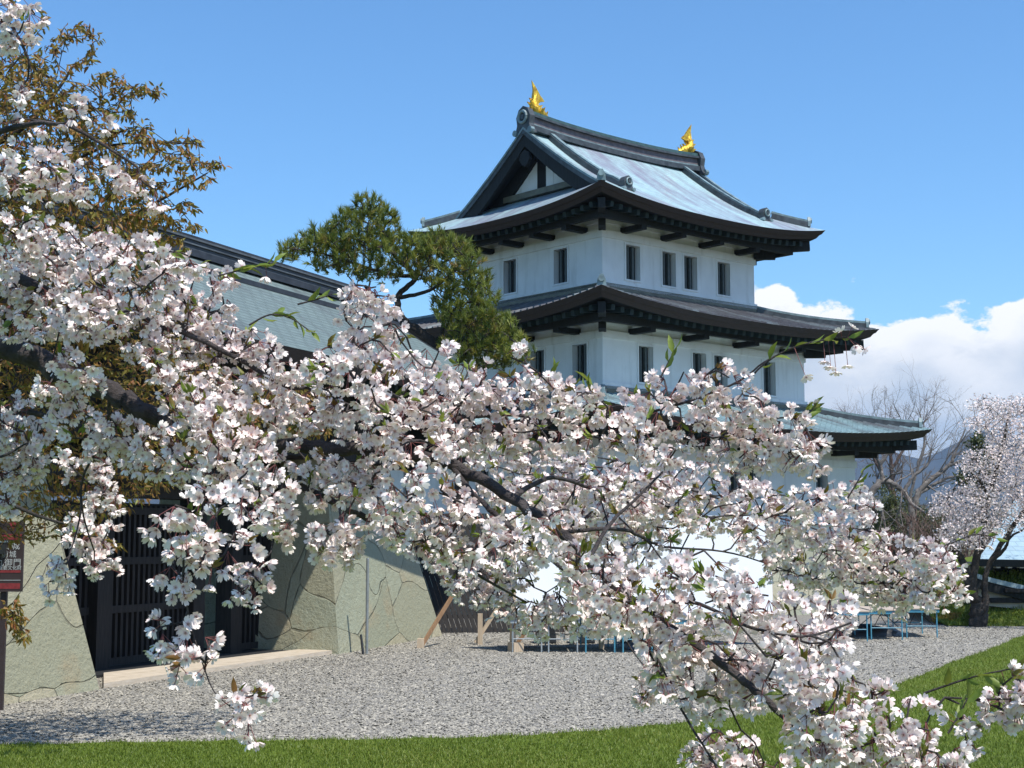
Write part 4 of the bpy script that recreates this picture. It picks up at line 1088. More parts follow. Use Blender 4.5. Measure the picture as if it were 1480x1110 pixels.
def sticks(nb, a, b, r, mat, rnd):
    d = b - a; L = np.linalg.norm(d, axis=1, keepdims=True); R = frames(d / (L + 1e-9)); m = len(a); ang = np.arange(3) * 2 * PI / 3
    ring_ = np.stack([np.cos(ang) * r, np.sin(ang) * r, np.zeros(3)], -1)
    A = np.einsum('mij,nj->mni', R, ring_) + a[:, None]; B = np.einsum('mij,nj->mni', R, ring_ * .9) + b[:, None]
    V = np.concatenate([A, B], 1).reshape(-1, 3); F = np.array([(i, (i + 1) % 3, 3 + (i + 1) % 3, 3 + i) for i in range(3)])
    nb.add(V, (F[None] + (np.arange(m) * 6)[:, None, None]).reshape(-1, 4), mat)


def add_leaves(nb, pos, axis, size, mat=0, rnd=None):
    """leaf blades whose length runs along axis"""
    y = unit(axis); m = len(pos); r = RNG.normal(size=(m, 3)); x = unit(r - y * np.sum(r * y, 1, keepdims=True)); z = np.cross(x, y)
    R = np.stack([x, y, z], -1); rnd = RNG.random(m) if rnd is None else rnd; z8 = np.zeros(8)
    nb.inst(LF_V, LF_F3, R, size, pos, mat, z8, rnd); nb.inst(LF_V, LF_F4, R, size, pos, mat, z8, rnd)


def poisson(poly, spacing, n_try=30):
    """well spaced random points in a polygon"""
    poly = np.asarray(poly, float); lo, hi = poly.min(0), poly.max(0); area = np.prod(hi - lo)
    n = int(area / spacing ** 2 * 5) + 20; c = RNG.uniform(lo, hi, (n, 2)); c = c[inside(c, poly)]; grid = {}; out = []
    for p in c:
        k = (int(p[0] // spacing), int(p[1] // spacing)); ok = True
        for dx in (-1, 0, 1):
            for dy in (-1, 0, 1):
                for q in grid.get((k[0] + dx, k[1] + dy), ()):
                    if (q[0] - p[0]) ** 2 + (q[1] - p[1]) ** 2 < spacing ** 2: ok = False; break
        if ok: grid.setdefault(k, []).append(p); out.append(p)
    return np.array(out).reshape(-1, 2)


class Skeleton:
    """boughs laid by hand, then every spray grows a twig to the nearest wood"""
    def __init__(s): s.pos = []; s.bid = []; s.dir = []; s.boughs = []
    def bough(s, pts, rads, sub=7):
        pts = smooth_line(pts, sub); k = len(pts); r = np.interp(np.linspace(0, 1, k), np.linspace(0, 1, len(rads)), rads)
        pts = pts + RNG.normal(scale=1, size=pts.shape) * (r * .18)[:, None]; b = len(s.boughs)
        s.boughs.append([(pts, r, 9)]); tg = unit(np.gradient(pts, axis=0))
        s.pos += list(pts); s.bid += [b] * k; s.dir += list(tg); return b
    def grow(s, targets, r0=.0035, r1=.0022, step=.09, sag=.02, wob=.012, order=None):
        base = np.array(s.pos); d0 = np.array([np.min(np.sum((base - t) ** 2, 1)) for t in targets]); tips = []
        for i in np.argsort(d0):
            t = targets[i]; P_ = np.array(s.pos); dv = t - P_; dist = np.linalg.norm(dv, axis=1)
            al = np.sum(dv * np.array(s.dir), 1) / (dist + 1e-9); j = int(np.argmin(dist * (1.25 - .45 * al))); L = dist[j]
            n = max(3, int(L / step) + 2); u = np.linspace(0, 1, n)[:, None]; p0 = P_[j]; dir0 = s.dir[j]
            ctl = p0 + dir0 * L * .45 + np.array([0, 0, -sag * L]); pts = (1 - u) ** 2 * p0 + 2 * u * (1 - u) * ctl + u ** 2 * t
            pts[1:-1] += RNG.normal(scale=wob, size=(n - 2, 3)) * min(1, L * 2)
            b = s.bid[j]; rr = np.linspace(max(r0, r1 + .0022 * L), r1, n); s.boughs[b].append((pts, rr, 5)); tg = unit(np.gradient(pts, axis=0))
            for k in range(1, n): s.pos.append(pts[k]); s.bid.append(b); s.dir.append(tg[k])
            tips.append((i, b, tg[-1]))
        return tips
    def wood(s, b, name, mat, parent):
        nb = NB()
        for pts, r, n in s.boughs[b]: V, F = tube_arrays(pts, r, n); nb.add(V, F, 0)
        return nb.build(name, mat, parent, smooth=True)
# ------------------------------------------------------------------ the flowering cherry tree in front
def PP(lst): return [P(*q) for q in lst]


cherry = tag(empty('cherry_tree', (-3.35, 4.9, 0)), 'white flowering cherry tree spreading its boughs across the foreground', 'tree')
sk = Skeleton()
BOUGHS = [
    # main bough from the trunk at the left, sweeping down to the lower right
    ([(-420, 380, 4.9), (-180, 440, 4.8), (20, 505, 4.65), (90, 540, 4.6), (160, 568, 4.5), (240, 612, 4.45), (330, 640, 4.4), (430, 645, 4.3), (550, 655, 4.2), (650, 672, 4.1), (740, 720, 4.0), (810, 770, 3.9), (850, 812, 3.8),
      (930, 880, 3.7), (1045, 960, 3.6), (1110, 1015, 3.5), (1190, 1090, 3.4), (1240, 1150, 3.4)], [.075, .062, .055, .048, .040, .034, .028, .024, .021, .019, .016, .012, .007]),
    # long lower bough
    ([(240, 612, 4.45), (340, 660, 4.3), (430, 700, 4.2), (500, 735, 4.15), (570, 765, 4.1), (640, 792, 4.1), (690, 830, 4.2), (760, 870, 4.6)], [.022, .019, .017, .014, .011, .007, .005]),
    ([(650, 672, 4.1), (690, 720, 4.0), (735, 760, 3.95), (790, 805, 3.9), (850, 845, 3.8), (905, 890, 3.75), (950, 965, 3.65), (990, 1035, 3.6), (1040, 1115, 3.55)], [.013, .0115, .010, .008, .0065, .005, .004]),
    # upper right sprays
    ([(600, 660, 4.15), (650, 610, 4.3), (740, 600, 4.35), (850, 610, 4.3), (960, 590, 4.3), (1060, 555, 4.2), (1110, 520, 4.15), (1170, 495, 4.1), (1222, 487, 4.05)], [.014, .012, .009, .007, .0055, .004, .003, .0022]),
    ([(740, 720, 4.0), (800, 690, 4.4), (880, 712, 5.0), (980, 705, 5.5), (1080, 735, 5.8), (1180, 765, 5.9), (1290, 805, 5.9), (1380, 835, 5.8)], [.013, .010, .008, .006, .005, .004, .003]),
    ([(810, 770, 3.9), (900, 765, 4.1), (960, 790, 4.4), (1060, 800, 5.0), (1180, 840, 5.6)], [.010, .008, .006, .0045, .003]),
    ([(850, 812, 3.8), (880, 760, 3.9), (920, 720, 4.0), (960, 680, 4.1)], [.010, .008, .006, .004]),
    ([(930, 880, 3.7), (1000, 870, 3.6), (1080, 905, 3.5), (1160, 920, 3.45), (1230, 900, 3.5)], [.009, .007, .005, .004]),
    # upper left limbs
    ([(-300, 400, 4.85), (-60, 380, 4.5), (90, 430, 4.35), (210, 460, 4.3), (330, 510, 4.3), (420, 560, 4.3), (480, 540, 4.3), (520, 470, 4.25), (535, 405, 4.2)], [.04, .030, .020, .014, .010, .008, .006, .004]),
    ([(-300, 330, 4.8), (-120, 240, 4.4), (0, 190, 4.2), (90, 180, 4.1), (190, 235, 4.05)], [.03, .022, .014, .009, .005]),
    ([(-120, 240, 4.4), (-60, 80, 4.3), (0, 30, 4.2), (30, 60, 4.1), (45, 100, 4.1)], [.018, .012, .008, .004]),
    ([(160, 568, 4.5), (150, 630, 4.6), (120, 690, 4.7), (115, 750, 4.7), (95, 820, 4.6)], [.010, .007, .005, .003]),
    ([(330, 640, 4.4), (330, 690, 4.0), (300, 730, 3.6), (270, 790, 3.35), (265, 840, 3.35), (275, 900, 3.4), (290, 950, 3.4), (310, 1000, 3.35), (345, 1030, 3.3)], [.010, .007, .005, .004, .003, .0025, .002]),
    ([(-250, 470, 4.8), (-120, 600, 4.6), (-20, 660, 4.5), (40, 640, 4.5)], [.02, .014, .008, .004]),
]
for pts, rad in BOUGHS: sk.bough(PP(pts), [r * .64 for r in rad])
TRUNK = smooth_line([(-3.35, 4.9, -.1), (-3.3, 4.9, .8), (-3.2, 4.88, 1.7), (-3.0, 4.88, 2.5), tuple(P(-420, 380, 4.9)), tuple(P(-300, 330, 4.8))], 8)

CL = [  # polygon, (depth range), spacing in pixels, leafiness
    ([(0, 318), (60, 322), (130, 328), (200, 338), (250, 358), (310, 388), (333, 425), (325, 450), (380, 490), (430, 530), (440, 560), (470, 600), (420, 630), (330, 640), (240, 600), (230, 530), (170, 470), (120, 490), (70, 480), (0, 470)], (3.9, 4.6), 26, .22),
    ([(60, 560), (120, 590), (200, 620), (330, 640), (420, 640), (400, 660), (300, 690), (225, 675), (150, 650), (75, 625)], (3.9, 4.4), 29, .18),
    ([(75, 500), (125, 495), (135, 560), (110, 590), (70, 560)], (3.9, 4.2), 28, .2),
    ([(0, 550), (50, 590), (75, 640), (50, 690), (25, 720), (0, 740)], (4.5, 4.9), 30, .2),
    ([(430, 530), (470, 505), (500, 462), (492, 418), (512, 398), (548, 404), (566, 432), (560, 466), (600, 492), (650, 502), (642, 525), (700, 522), (735, 505), (765, 514), (790, 530), (828, 562), (850, 640), (740, 640), (640, 650), (540, 650), (460, 620)], (3.8, 4.5), 29, .2),
    ([(828, 562), (900, 577), (950, 547), (972, 514), (1000, 542), (1045, 527), (1078, 560), (1128, 597), (1166, 592), (1180, 625), (1172, 648), (1120, 665), (1050, 665), (960, 655), (850, 640)], (3.9, 4.4), 30, .25),
    ([(1120, 640), (1175, 635), (1190, 665), (1150, 672)], (4.1, 4.3), 30, .2),
    ([(640, 640), (760, 645), (850, 650), (960, 665), (1050, 682), (1160, 714), (1200, 712), (1240, 690), (1262, 725), (1300, 772), (1345, 778), (1380, 808), (1390, 858), (1300, 876), (1250, 860), (1180, 845), (1110, 830), (1100, 795), (1060, 765), (1000, 752), (950, 755), (900, 765), (820, 755), (720, 690)], (4.9, 5.9), 22, .16),
    ([(690, 700), (800, 690), (960, 690), (1040, 765), (940, 765), (880, 800), (740, 800)], (4.6, 5.4), 24, .18),
    ([(790, 745), (870, 795), (960, 880), (1010, 945), (960, 935), (880, 865), (800, 790)], (3.35, 3.55), 34, .25),
    ([(545, 692), (600, 675), (650, 695), (720, 760), (790, 800), (720, 800), (650, 800), (590, 785), (555, 755)], (3.6, 4.1), 30, .15),
    ([(430, 650), (545, 665), (560, 690), (550, 740), (490, 740), (440, 690)], (3.9, 4.3), 28, .2),
    ([(622, 795), (700, 800), (770, 810), (760, 845), (730, 885), (690, 870), (640, 840)], (5.2, 5.9), 23, .12),
    ([(735, 885), (800, 850), (850, 870), (960, 880), (985, 905), (920, 912), (840, 905), (770, 905)], (5.2, 5.9), 22, .15),
    ([(780, 740), (860, 715), (930, 765), (1000, 790), (1040, 812), (960, 830), (880, 830), (800, 790)], (3.9, 4.6), 32, .22),
    ([(830, 815), (900, 825), (1000, 825), (1075, 835), (1110, 850), (1170, 858), (1215, 872), (1238, 885), (1230, 908), (1190, 935), (1188, 960), (1100, 960), (1040, 945), (945, 935), (880, 900), (820, 860)], (3.3, 3.9), 33, .22),
    ([(945, 940), (1040, 955), (1100, 970), (1150, 965), (1120, 1000), (1060, 1010), (1050, 1035), (1000, 1005), (940, 985)], (3.4, 3.8), 33, .18),
    ([(1100, 975), (1190, 965), (1230, 960), (1285, 992), (1335, 1010), (1362, 1050), (1400, 1110), (1380, 1150), (1190, 1140), (1165, 1070), (1100, 1015)], (3.2, 3.7), 36, .25),
    ([(915, 985), (945, 970), (962, 1005), (925, 1015)], (4.6, 5.0), 26, .5),
    ([(990, 1080), (1040, 1050), (1075, 1065), (1135, 1085), (1130, 1130), (990, 1130)], (4.0, 4.4), 30, .35),
    ([(1425, 1010), (1465, 968), (1500, 968), (1500, 1025), (1440, 1028)], (3.6, 3.8), 30, .4),
    ([(1385, 1040), (1412, 1048), (1400, 1072), (1382, 1066)], (3.7, 3.8), 30, .3),
    ([(0, 95), (60, 112), (100, 140), (160, 152), (172, 190), (120, 200), (60, 190), (0, 180)], (3.9, 4.3), 74, .12),
    ([(0, 205), (60, 202), (130, 240), (220, 242), (224, 275), (150, 282), (60, 278), (0, 258)], (3.8, 4.1), 40, .12),
    ([(-20, -20), (50, 0), (50, 18), (55, 55), (30, 62), (-20, 62)], (3.9, 4.2), 30, .15),
    ([(85, 650), (150, 658), (180, 690), (165, 735), (110, 700)], (4.9, 5.2), 25, .1),
    ([(98, 735), (150, 735), (165, 775), (160, 820), (132, 822), (100, 785)], (4.9, 5.2), 24, .1),
    ([(58, 815), (95, 800), (110, 822), (90, 850), (60, 848)], (4.5, 4.7), 26, .2),
    ([(228, 745), (300, 692), (350, 715), (366, 760), (360, 795), (320, 830), (250, 840), (218, 820), (230, 780)], (3.15, 3.5), 38, .1),
    ([(330, 690), (370, 650), (420, 680), (405, 735), (370, 735)], (3.6, 3.9), 30, .2),
    ([(380, 722), (418, 718), (422, 770), (398, 783)], (3.9, 4.1), 28, .1),
    ([(338, 825), (385, 822), (388, 845), (355, 860), (335, 850)], (3.9, 4.0), 26, .1),
    ([(468, 760), (510, 752), (518, 795), (490, 806), (466, 798)], (3.9, 4.1), 25, .1),
    ([(215, 910), (240, 898), (290, 912), (320, 935), (300, 958), (240, 964), (212, 943)], (3.3, 3.5), 44, .1),
    ([(322, 1000), (360, 992), (384, 1015), (370, 1050), (330, 1062), (316, 1038)], (3.25, 3.4), 40, .25),
]
targets = []; leafy = []; sparse = []
for poly, (d0, d1), sp, lf in CL:
    pts = poisson(poly, sp * (.70 if max(q[0] for q in poly) < 430 and min(q[1] for q in poly) > 640 and sp < 40 else .575))
    for x, y in pts:
        w = .5 + .5 * math.sin(x * .021 + 1.7 * math.sin(y * .017)); d = d0 + (d1 - d0) * (.6 * w + .4 * random.random())
        targets.append(P(x, y, d)); leafy.append(lf)
targets = np.array(targets)
tips = sk.grow(targets)
per = {}
for i, b, tg in tips: per.setdefault(b, []).append((i, tg))
nb = NB(); V, F = tube_arrays(TRUNK, np.linspace(.20, .085, len(TRUNK)), 14); nb.add(V, F); trunk = nb.build('trunk', M_BARK, None, smooth=True)


def to_root(o, root):
    o.parent = root; o.matrix_parent_inverse = Matrix.Translation(-Vector(root.location))


to_root(trunk, cherry)
CAMP = np.array([0, 0, CAM_H])
for b in range(len(BOUGHS)):
    w = sk.wood(b, 'bough', M_BARK, None); to_root(w, cherry)
    if b not in per: continue
    fl = NB(); lv = NB(); O_, FP, FD, SZ = [], [], [], []; LP, LA, LS, LR = [], [], [], []
    for i, tg in per[b]:
        t = targets[i]
        for u in range(2 if random.random() < .55 else 1):
            org = t - tg * (.035 * u) + RNG.normal(scale=.006, size=3)
            n = random.choice((4, 5, 5, 6, 7)); axis = unit(RNG.normal(scale=.55, size=3) + np.array([0, 0, -.45]) + unit(CAMP - t) * .25 + tg * .3)
            dirs = unit(RNG.normal(scale=.62, size=(n, 3)) + axis)
            ln = RNG.uniform(.022, .046, n)[:, None]; mid_ = dirs * ln; mid_[:, 2] -= ln[:, 0] * .30
            O_.append(np.repeat(org[None], n, 0)); FP.append(org + mid_); FD.append(unit(mid_ / ln + RNG.normal(scale=.38, size=(n, 3)) + np.array([0, 0, -.05]))); SZ.append(RNG.uniform(.0140, .0190, n))
        if random.random() < leafy[i] * 2.0 + .10:
            k = random.choice((3, 4, 5, 6)); red = random.random()
            ax = unit(tg * 1.1 + np.array([0, 0, .35]) + RNG.normal(scale=.45, size=(k, 3))); LP.append(t + RNG.normal(scale=.004, size=(k, 3))); LA.append(ax); LS.append(RNG.uniform(.016, .042, k)); LR.append(np.clip(red + RNG.normal(scale=.18, size=k), 0, 1))
    add_flowers(fl, np.concatenate(O_), np.concatenate(FP), np.concatenate(FD), np.concatenate(SZ))
    fl.build('blossoms', [M_PETAL, M_CALYX, M_STAMEN], w)
    if LP:
        add_leaves(lv, np.concatenate(LP), np.concatenate(LA), np.concatenate(LS), 0, np.concatenate(LR)); lv.build('leaves', M_YLEAF, w)
# leafy shoots that stand clear of the blossom
SHOOTS = [([(1075, 560, 4.15), (1100, 530, 4.12), (1140, 505, 4.1), (1190, 492, 4.08), (1225, 488, 4.05)], 11, [(1165, 545), (1192, 522), (1200, 530), (1208, 538), (1225, 528), (1237, 502), (1250, 505), (1215, 480), (1232, 473)]),
          ([(1390, 1015, 3.8), (1335, 1002, 3.78), (1385, 985, 3.75), (1420, 975, 3.72), (1470, 965, 3.7)][1:], 8, [(1455, 1000), (1470, 985)]),
          ([(1330, 800, 5.3), (1375, 785, 5.3), (1410, 772, 5.3), (1440, 778, 5.3)], 6, [(1432, 790), (1440, 770), (1416, 792)]),
          ([(1320, 830, 5.3), (1350, 820, 5.3), (1375, 812, 5.3)], 5, []),
          ([(1340, 860, 5.3), (1365, 858, 5.3), (1392, 855, 5.3)], 3, [(1365, 880), (1385, 874), (1397, 862), (1372, 868)]),
          ([(955, 545, 4.2), (968, 520, 4.2), (975, 505, 4.2)], 5, []), ([(845, 590, 4.2), (850, 570, 4.2), (853, 555, 4.2)], 5, []),
          ([(1150, 620, 4.1), (1165, 605, 4.1), (1175, 590, 4.1)], 4, [(1178, 583)]), ([(1225, 720, 5.0), (1240, 695, 5.0), (1248, 680, 5.0)], 5, []),
          ([(310, 400, 4.3), (350, 390, 4.3), (395, 380, 4.3)], 9, [(350, 385), (385, 400), (340, 408)]), ([(360, 470, 4.3), (390, 455, 4.3), (420, 460, 4.3), (450, 480, 4.2)], 9, []),
          ([(430, 440, 4.3), (460, 432, 4.3), (480, 425, 4.3)], 5, []), ([(1370, 1060, 3.6), (1385, 1035, 3.6), (1398, 1010, 3.6)], 6, [(1400, 1055), (1370, 1040)])]
for pts, nl, fls in SHOOTS:
    lv = NB(); fl = NB(); sh = NB(); pl = smooth_line(PP(pts), 6); V, F = tube_arrays(pl, np.linspace(.0032, .0016, len(pl)), 5); sh.add(V, F)
    tg = unit(np.gradient(pl, axis=0)); k = np.linspace(len(pl) * .25, len(pl) - 1, nl).astype(int)
    ax = unit(tg[k] * 1.1 + RNG.normal(scale=.5, size=(nl, 3)) + np.array([0, 0, .12])); add_leaves(lv, pl[k], ax, RNG.uniform(.035, .060, nl), 0, np.clip(RNG.normal(.75, .18, nl), 0, 1))
    if fls:
        dd = pts[-1][2]; fp = np.array([P(x, y, dd) for x, y in fls]); j = np.array([np.argmin(np.sum((pl - f) ** 2, 1)) for f in fp])
        fd = unit(fp - pl[j] + RNG.normal(scale=.01, size=fp.shape)); add_flowers(fl, pl[j], fp, fd, RNG.uniform(.0165, .0205, len(fp)))
    so = sh.build('shoot', M_BARK, None, smooth=True); to_root(so, cherry); lv.build('leaves', M_YLEAF, so)
    if fls: fl.build('blossoms', [M_PETAL, M_CALYX, M_STAMEN], so)

# ------------------------------------------------------------------ bronze leaved cherry behind it
br = tag(empty('bronze_leaved_tree', (-7.6, 16.2, 0)), 'bronze leaved tree rising at the left in front of the gatehouse', 'tree')
sk = Skeleton()
for pts, rad in [([(-310, 1050, 16.2), (-300, 850, 16.2), (-270, 600, 16.2), (-200, 400, 16.3), (-90, 260, 16.4), (40, 180, 16.3), (110, 90, 16.3)], [.2, .16, .12, .07, .035, .010]),
                 ([(-270, 600, 16.2), (-140, 480, 16.8), (0, 430, 17), (120, 350, 17), (230, 290, 16.8), (300, 250, 16.6)], [.10, .06, .035, .02, .008]),
                 ([(-90, 260, 16.4), (60, 250, 15.8), (160, 210, 15.6), (280, 207, 15.6)], [.04, .02, .013, .006]),
                 ([(-280, 680, 16.2), (-150, 600, 16.2), (0, 590, 16.2), (130, 620, 16.4), (240, 660, 16.6)], [.08, .06, .04, .025, .01]),
                 ([(-150, 600, 16.2), (-60, 680, 16), (40, 740, 15.8), (110, 760, 15.8)], [.05, .03, .02, .01])]: sk.bough(PP(pts), rad)
tg_ = []
for poly, dr, sp in [([(-160, 60), (0, 45), (55, 85), (85, 125), (130, 160), (155, 195), (190, 225), (225, 265), (240, 305), (215, 335), (0, 325), (-160, 400)], (14.8, 17.2), 9),
                     ([(-160, 400), (0, 325), (240, 345), (250, 420), (260, 560), (0, 560), (-160, 600)], (15.5, 17.6), 11),
                     ([(-160, 600), (0, 560), (120, 540), (215, 560), (258, 620), (268, 690), (200, 725), (140, 755), (60, 778), (0, 790), (-160, 760)], (16.5, 19.0), 11),
                     ([(215, 470), (290, 500), (330, 545), (480, 560), (470, 630), (380, 640), (268, 660), (240, 560)], (16.8, 19.2), 7.5),  # hidden crown added behind the blossom to cast the dappled yard shadow
                     ([(95, 745), (140, 765), (182, 790), (150, 785), (100, 770)], (15.5, 16), 9), ([(5, 870), (25, 870), (40, 925), (30, 925), (8, 890)], (15.5, 15.8), 8),
                     ]:
    for x, y in poisson(poly, sp * .70): tg_.append(P(x, y, random.uniform(*dr)))
SPRAY = [((20, 110), (70, 75), (110, 45), (135, 50)), ((50, 130), (90, 110), (120, 85), (140, 60)), ((60, 150), (110, 125), (150, 110), (172, 114)), ((90, 170), (150, 145), (200, 128), (234, 131)),
         ((100, 190), (150, 165), (180, 158), (195, 165)), ((110, 210), (160, 190), (195, 182), (215, 190)), ((150, 230), (200, 215), (250, 205), (292, 204)), ((170, 260), (225, 245), (280, 238), (325, 238)),
         ((180, 285), (230, 270), (270, 262), (300, 262)), ((190, 310), (235, 300), (262, 295), (280, 300)), ((180, 320), (230, 318), (262, 320), (284, 330)), ((60, 100), (75, 85), (85, 60), (92, 45)), ((120, 150), (160, 130), (180, 122), (205, 120)),
         ((140, 200), (180, 190), (210, 200), (232, 215)), ((200, 240), (235, 225), (262, 222), (285, 228)), ((30, 60), (50, 45), (60, 30), (66, 22)), ((220, 330), (240, 340), (255, 345), (272, 352))]
for sp_ in SPRAY:
    pl = smooth_line([(x, y, 0) for x, y in sp_], 6); d = random.uniform(15.2, 16.2); L_ = float(np.sum(np.linalg.norm(np.diff(pl, axis=0), axis=1)))
    for q in pl[np.linspace(0, len(pl) - 1, int(L_ / 5.5)).astype(int)]: tg_.append(P(q[0] + random.gauss(0, 3), q[1] + random.gauss(0, 4), d + random.gauss(0, .1)))
tg_ = np.array(tg_); tips = sk.grow(tg_, .006, .004, .25, -.05, .03)
pb = {}
for i, b, t in tips: pb.setdefault(b, []).append((i, t))
for b in range(len(sk.boughs)):
    o = sk.wood(b, 'trunk' if b == 0 else 'bough', M_BARKD, None); to_root(o, br)
    if b not in pb: continue
    lv = NB(); LP, LA, LS, LR = [], [], [], []
    for i, t in pb[b]:
        k = random.choice((6, 7, 8, 9, 10)); s = unit(t + np.array([.25, 0, .3])); u = RNG.uniform(-.14, .06, k)[:, None]
        LP.append(tg_[i] + s * u); LA.append(unit(s * .6 + RNG.normal(scale=.5, size=(k, 3)) + np.array([0, 0, -.75]))); LS.append(RNG.uniform(.060, .100, k)); LR.append(np.clip(RNG.normal(.5, .24, k) + (-.15 if random.random() < .3 else 0), 0, 1))
    add_leaves(lv, np.concatenate(LP), np.concatenate(LA), np.concatenate(LS), 0, np.concatenate(LR)); lv.build('leaves', M_BRONZE, o)

# ------------------------------------------------------------------ pine between gatehouse and keep
pine = tag(empty('pine_tree', (-1.9, 42.4, 0)), 'dark green pine tree with twisted limbs behind the gatehouse roof', 'tree')
sk = Skeleton()
for pts, rad in [([(632, 905, 42.4), (655, 780, 42.4), (670, 650, 42.3), (650, 540, 42.2), (615, 485, 42.0), (585, 465, 42), (575, 430, 42.2), (600, 400, 42.3), (570, 370, 42.3), (545, 320, 42.3)], [.26, .24, .2, .17, .14, .11, .09, .07, .05, .03]),
                 ([(600, 400, 42.3), (560, 395, 42), (510, 380, 41.6), (460, 365, 41.4), (425, 360, 41.2)], [.07, .05, .04, .025, .015]),
                 ([(575, 430, 42.2), (620, 420, 41.8), (660, 390, 41.6), (690, 385, 41.4)], [.07, .05, .03, .015]),
                 ([(650, 540, 42.2), (680, 500, 41.6), (720, 480, 41.2), (750, 500, 41)], [.10, .07, .04, .02]), ([(615, 485, 42), (560, 455, 41.6), (530, 430, 41.4), (500, 395, 41.4)], [.07, .05, .03, .015]),
                 ([(650, 540, 42.2), (640, 470, 41.8), (670, 440, 41.5), (705, 435, 41.4)], [.09, .06, .04, .02])]: sk.bough(PP(pts), rad)
tg_ = []
for x, y, r in [(425, 362, 20), (455, 352, 26), (485, 348, 28), (470, 378, 22), (505, 320, 24), (530, 303, 26), (556, 318, 24), (540, 345, 28), (512, 358, 26), (572, 352, 28), (602, 358, 26), (630, 352, 26), (658, 360, 24), (625, 378, 24), (590, 378, 22), (680, 378, 20), (470, 335, 18),
                (560, 395, 20), (660, 395, 24), (690, 405, 20), (640, 412, 20), (668, 425, 24), (700, 432, 22), (645, 440, 20), (690, 455, 26), (720, 470, 26), (665, 470, 24), (735, 492, 26), (705, 495, 28), (675, 510, 22), (752, 512, 18), (720, 520, 22), (650, 495, 16), (415, 372, 10), (500, 385, 18), (525, 395, 14), (610, 400, 14), (640, 455, 14), (690, 530, 16), (545, 375, 18), (495, 372, 16)]:
    for px_, py_ in poisson([(x + r * .95 * math.cos(a), y + r * .56 * math.sin(a)) for a in np.linspace(0, 2 * PI, 14)[:-1]], 5.6): tg_.append(P(px_, py_, random.uniform(40.6, 43.0)))
tg_ = np.array(tg_); tips = sk.grow(tg_, .018, .012, .5, -.1, .05)
pb = {}
for i, b, t in tips: pb.setdefault(b, []).append((i, t))
NE_V = np.array([[-.5, 0, 0], [.5, 0, 0], [0, 0, 1]]); NE_F = [(0, 1, 2)]
for b in range(len(sk.boughs)):
    o = sk.wood(b, 'trunk' if b == 0 else 'limb', M_BARKD, None); to_root(o, pine)
    if b not in pb: continue
    nb = NB(); AP, AD, AR = [], [], []
    for i, t in pb[b]:
        for _ in range(3):
            k = 26; s = unit(np.array([0, 0, .9]) + RNG.normal(scale=.42, size=3) + t * .4); o_ = tg_[i] + RNG.normal(scale=.06, size=3); br_ = np.clip(random.gauss(.48, .28), 0, .88) if random.random() > .035 else .98
            AP.append(o_ + s * RNG.uniform(-.08, .10, k)[:, None]); AD.append(unit(s * .95 + RNG.normal(scale=.42, size=(k, 3)))); AR.append(np.clip(br_ + RNG.normal(scale=.06, size=k), 0, 1))
    AP = np.concatenate(AP); AD = np.concatenate(AD); m = len(AP); ln = RNG.uniform(.14, .26, m); R = frames(AD) * np.stack([.024 / ln, np.ones(m), np.ones(m)], -1)[:, None, :]
    nb.inst(NE_V, NE_F, R, ln, AP, 0, np.zeros(3), np.concatenate(AR)); nb.build('needles', M_NEEDLE, o)
# ------------------------------------------------------------------ cherry by the shrine
ch2 = tag(empty('cherry_tree', tuple(G(1408, 905))), 'pale pink cherry tree with a dark forked trunk beside the shrine', 'tree')
sk = Skeleton(); DT = 41.0
for pts, rad in [([(1408, 910, DT), (1412, 880, DT), (1404, 850, DT), (1398, 825, DT), (1385, 800, DT), (1372, 790, 40.6)], [.20, .17, .13, .10, .05]),
                 ([(1418, 910, DT), (1424, 875, DT), (1423, 845, DT), (1430, 815, DT), (1450, 795, 40.8), (1462, 775, 40.6), (1490, 760, 40.5)], [.15, .11, .08, .055, .035, .02]),
                 ([(1404, 850, DT), (1415, 790, DT), (1430, 720, DT), (1450, 640, DT), (1460, 590, DT)], [.13, .10, .07, .05, .02]), ([(1430, 720, DT), (1410, 690, 40.5), (1385, 700, 40.2)], [.06, .04, .02]),
                 ([(1430, 815, DT), (1480, 740, 41.5), (1540, 680, 42)], [.08, .06, .03])]: sk.bough(PP(pts), rad)
tg_ = []
for poly, dr, sp in [([(1412, 575), (1450, 580), (1478, 572), (1560, 600), (1600, 700), (1560, 800), (1500, 760), (1465, 765), (1440, 775), (1410, 790), (1376, 792), (1352, 770), (1380, 748), (1345, 742), (1352, 715), (1395, 700), (1420, 688), (1385, 676), (1400, 655), (1430, 645), (1425, 625), (1390, 612), (1425, 600), (1400, 585)], (38.8, 43), 4.6)]:
    for x, y in poisson(poly, sp): tg_.append(P(x, y, random.uniform(*dr)))
tg_ = np.array(tg_); tips = sk.grow(tg_, .010, .006, .4, -.05, .04)
pb = {}
for i, b, t in tips: pb.setdefault(b, []).append((i, t))
STAR_V = np.array([[0, 0, 0]] + [[(1 if k % 2 == 0 else .55) * math.cos(k * PI / 5), (1 if k % 2 == 0 else .55) * math.sin(k * PI / 5), .3] for k in range(10)]); STAR_F = [(0, 1 + k, 1 + (k + 1) % 10) for k in range(10)]
for b in range(len(sk.boughs)):
    o = sk.wood(b, 'trunk' if b < 2 else 'limb', M_BARKD, None); to_root(o, ch2)
    if b not in pb: continue
    nb = NB(); FP = []
    for i, t in pb[b]: FP.append(tg_[i] + RNG.normal(scale=.085, size=(20, 3)))
    FP = np.concatenate(FP); m = len(FP); nb.inst(STAR_V, STAR_F, frames(RNG.normal(size=(m, 3)) + np.array([0, -.2, 0])), RNG.uniform(.025, .040, m), FP, 0, np.full(11, .8), RNG.random(m) * .45); nb.build('blossoms', M_PETAL, o)

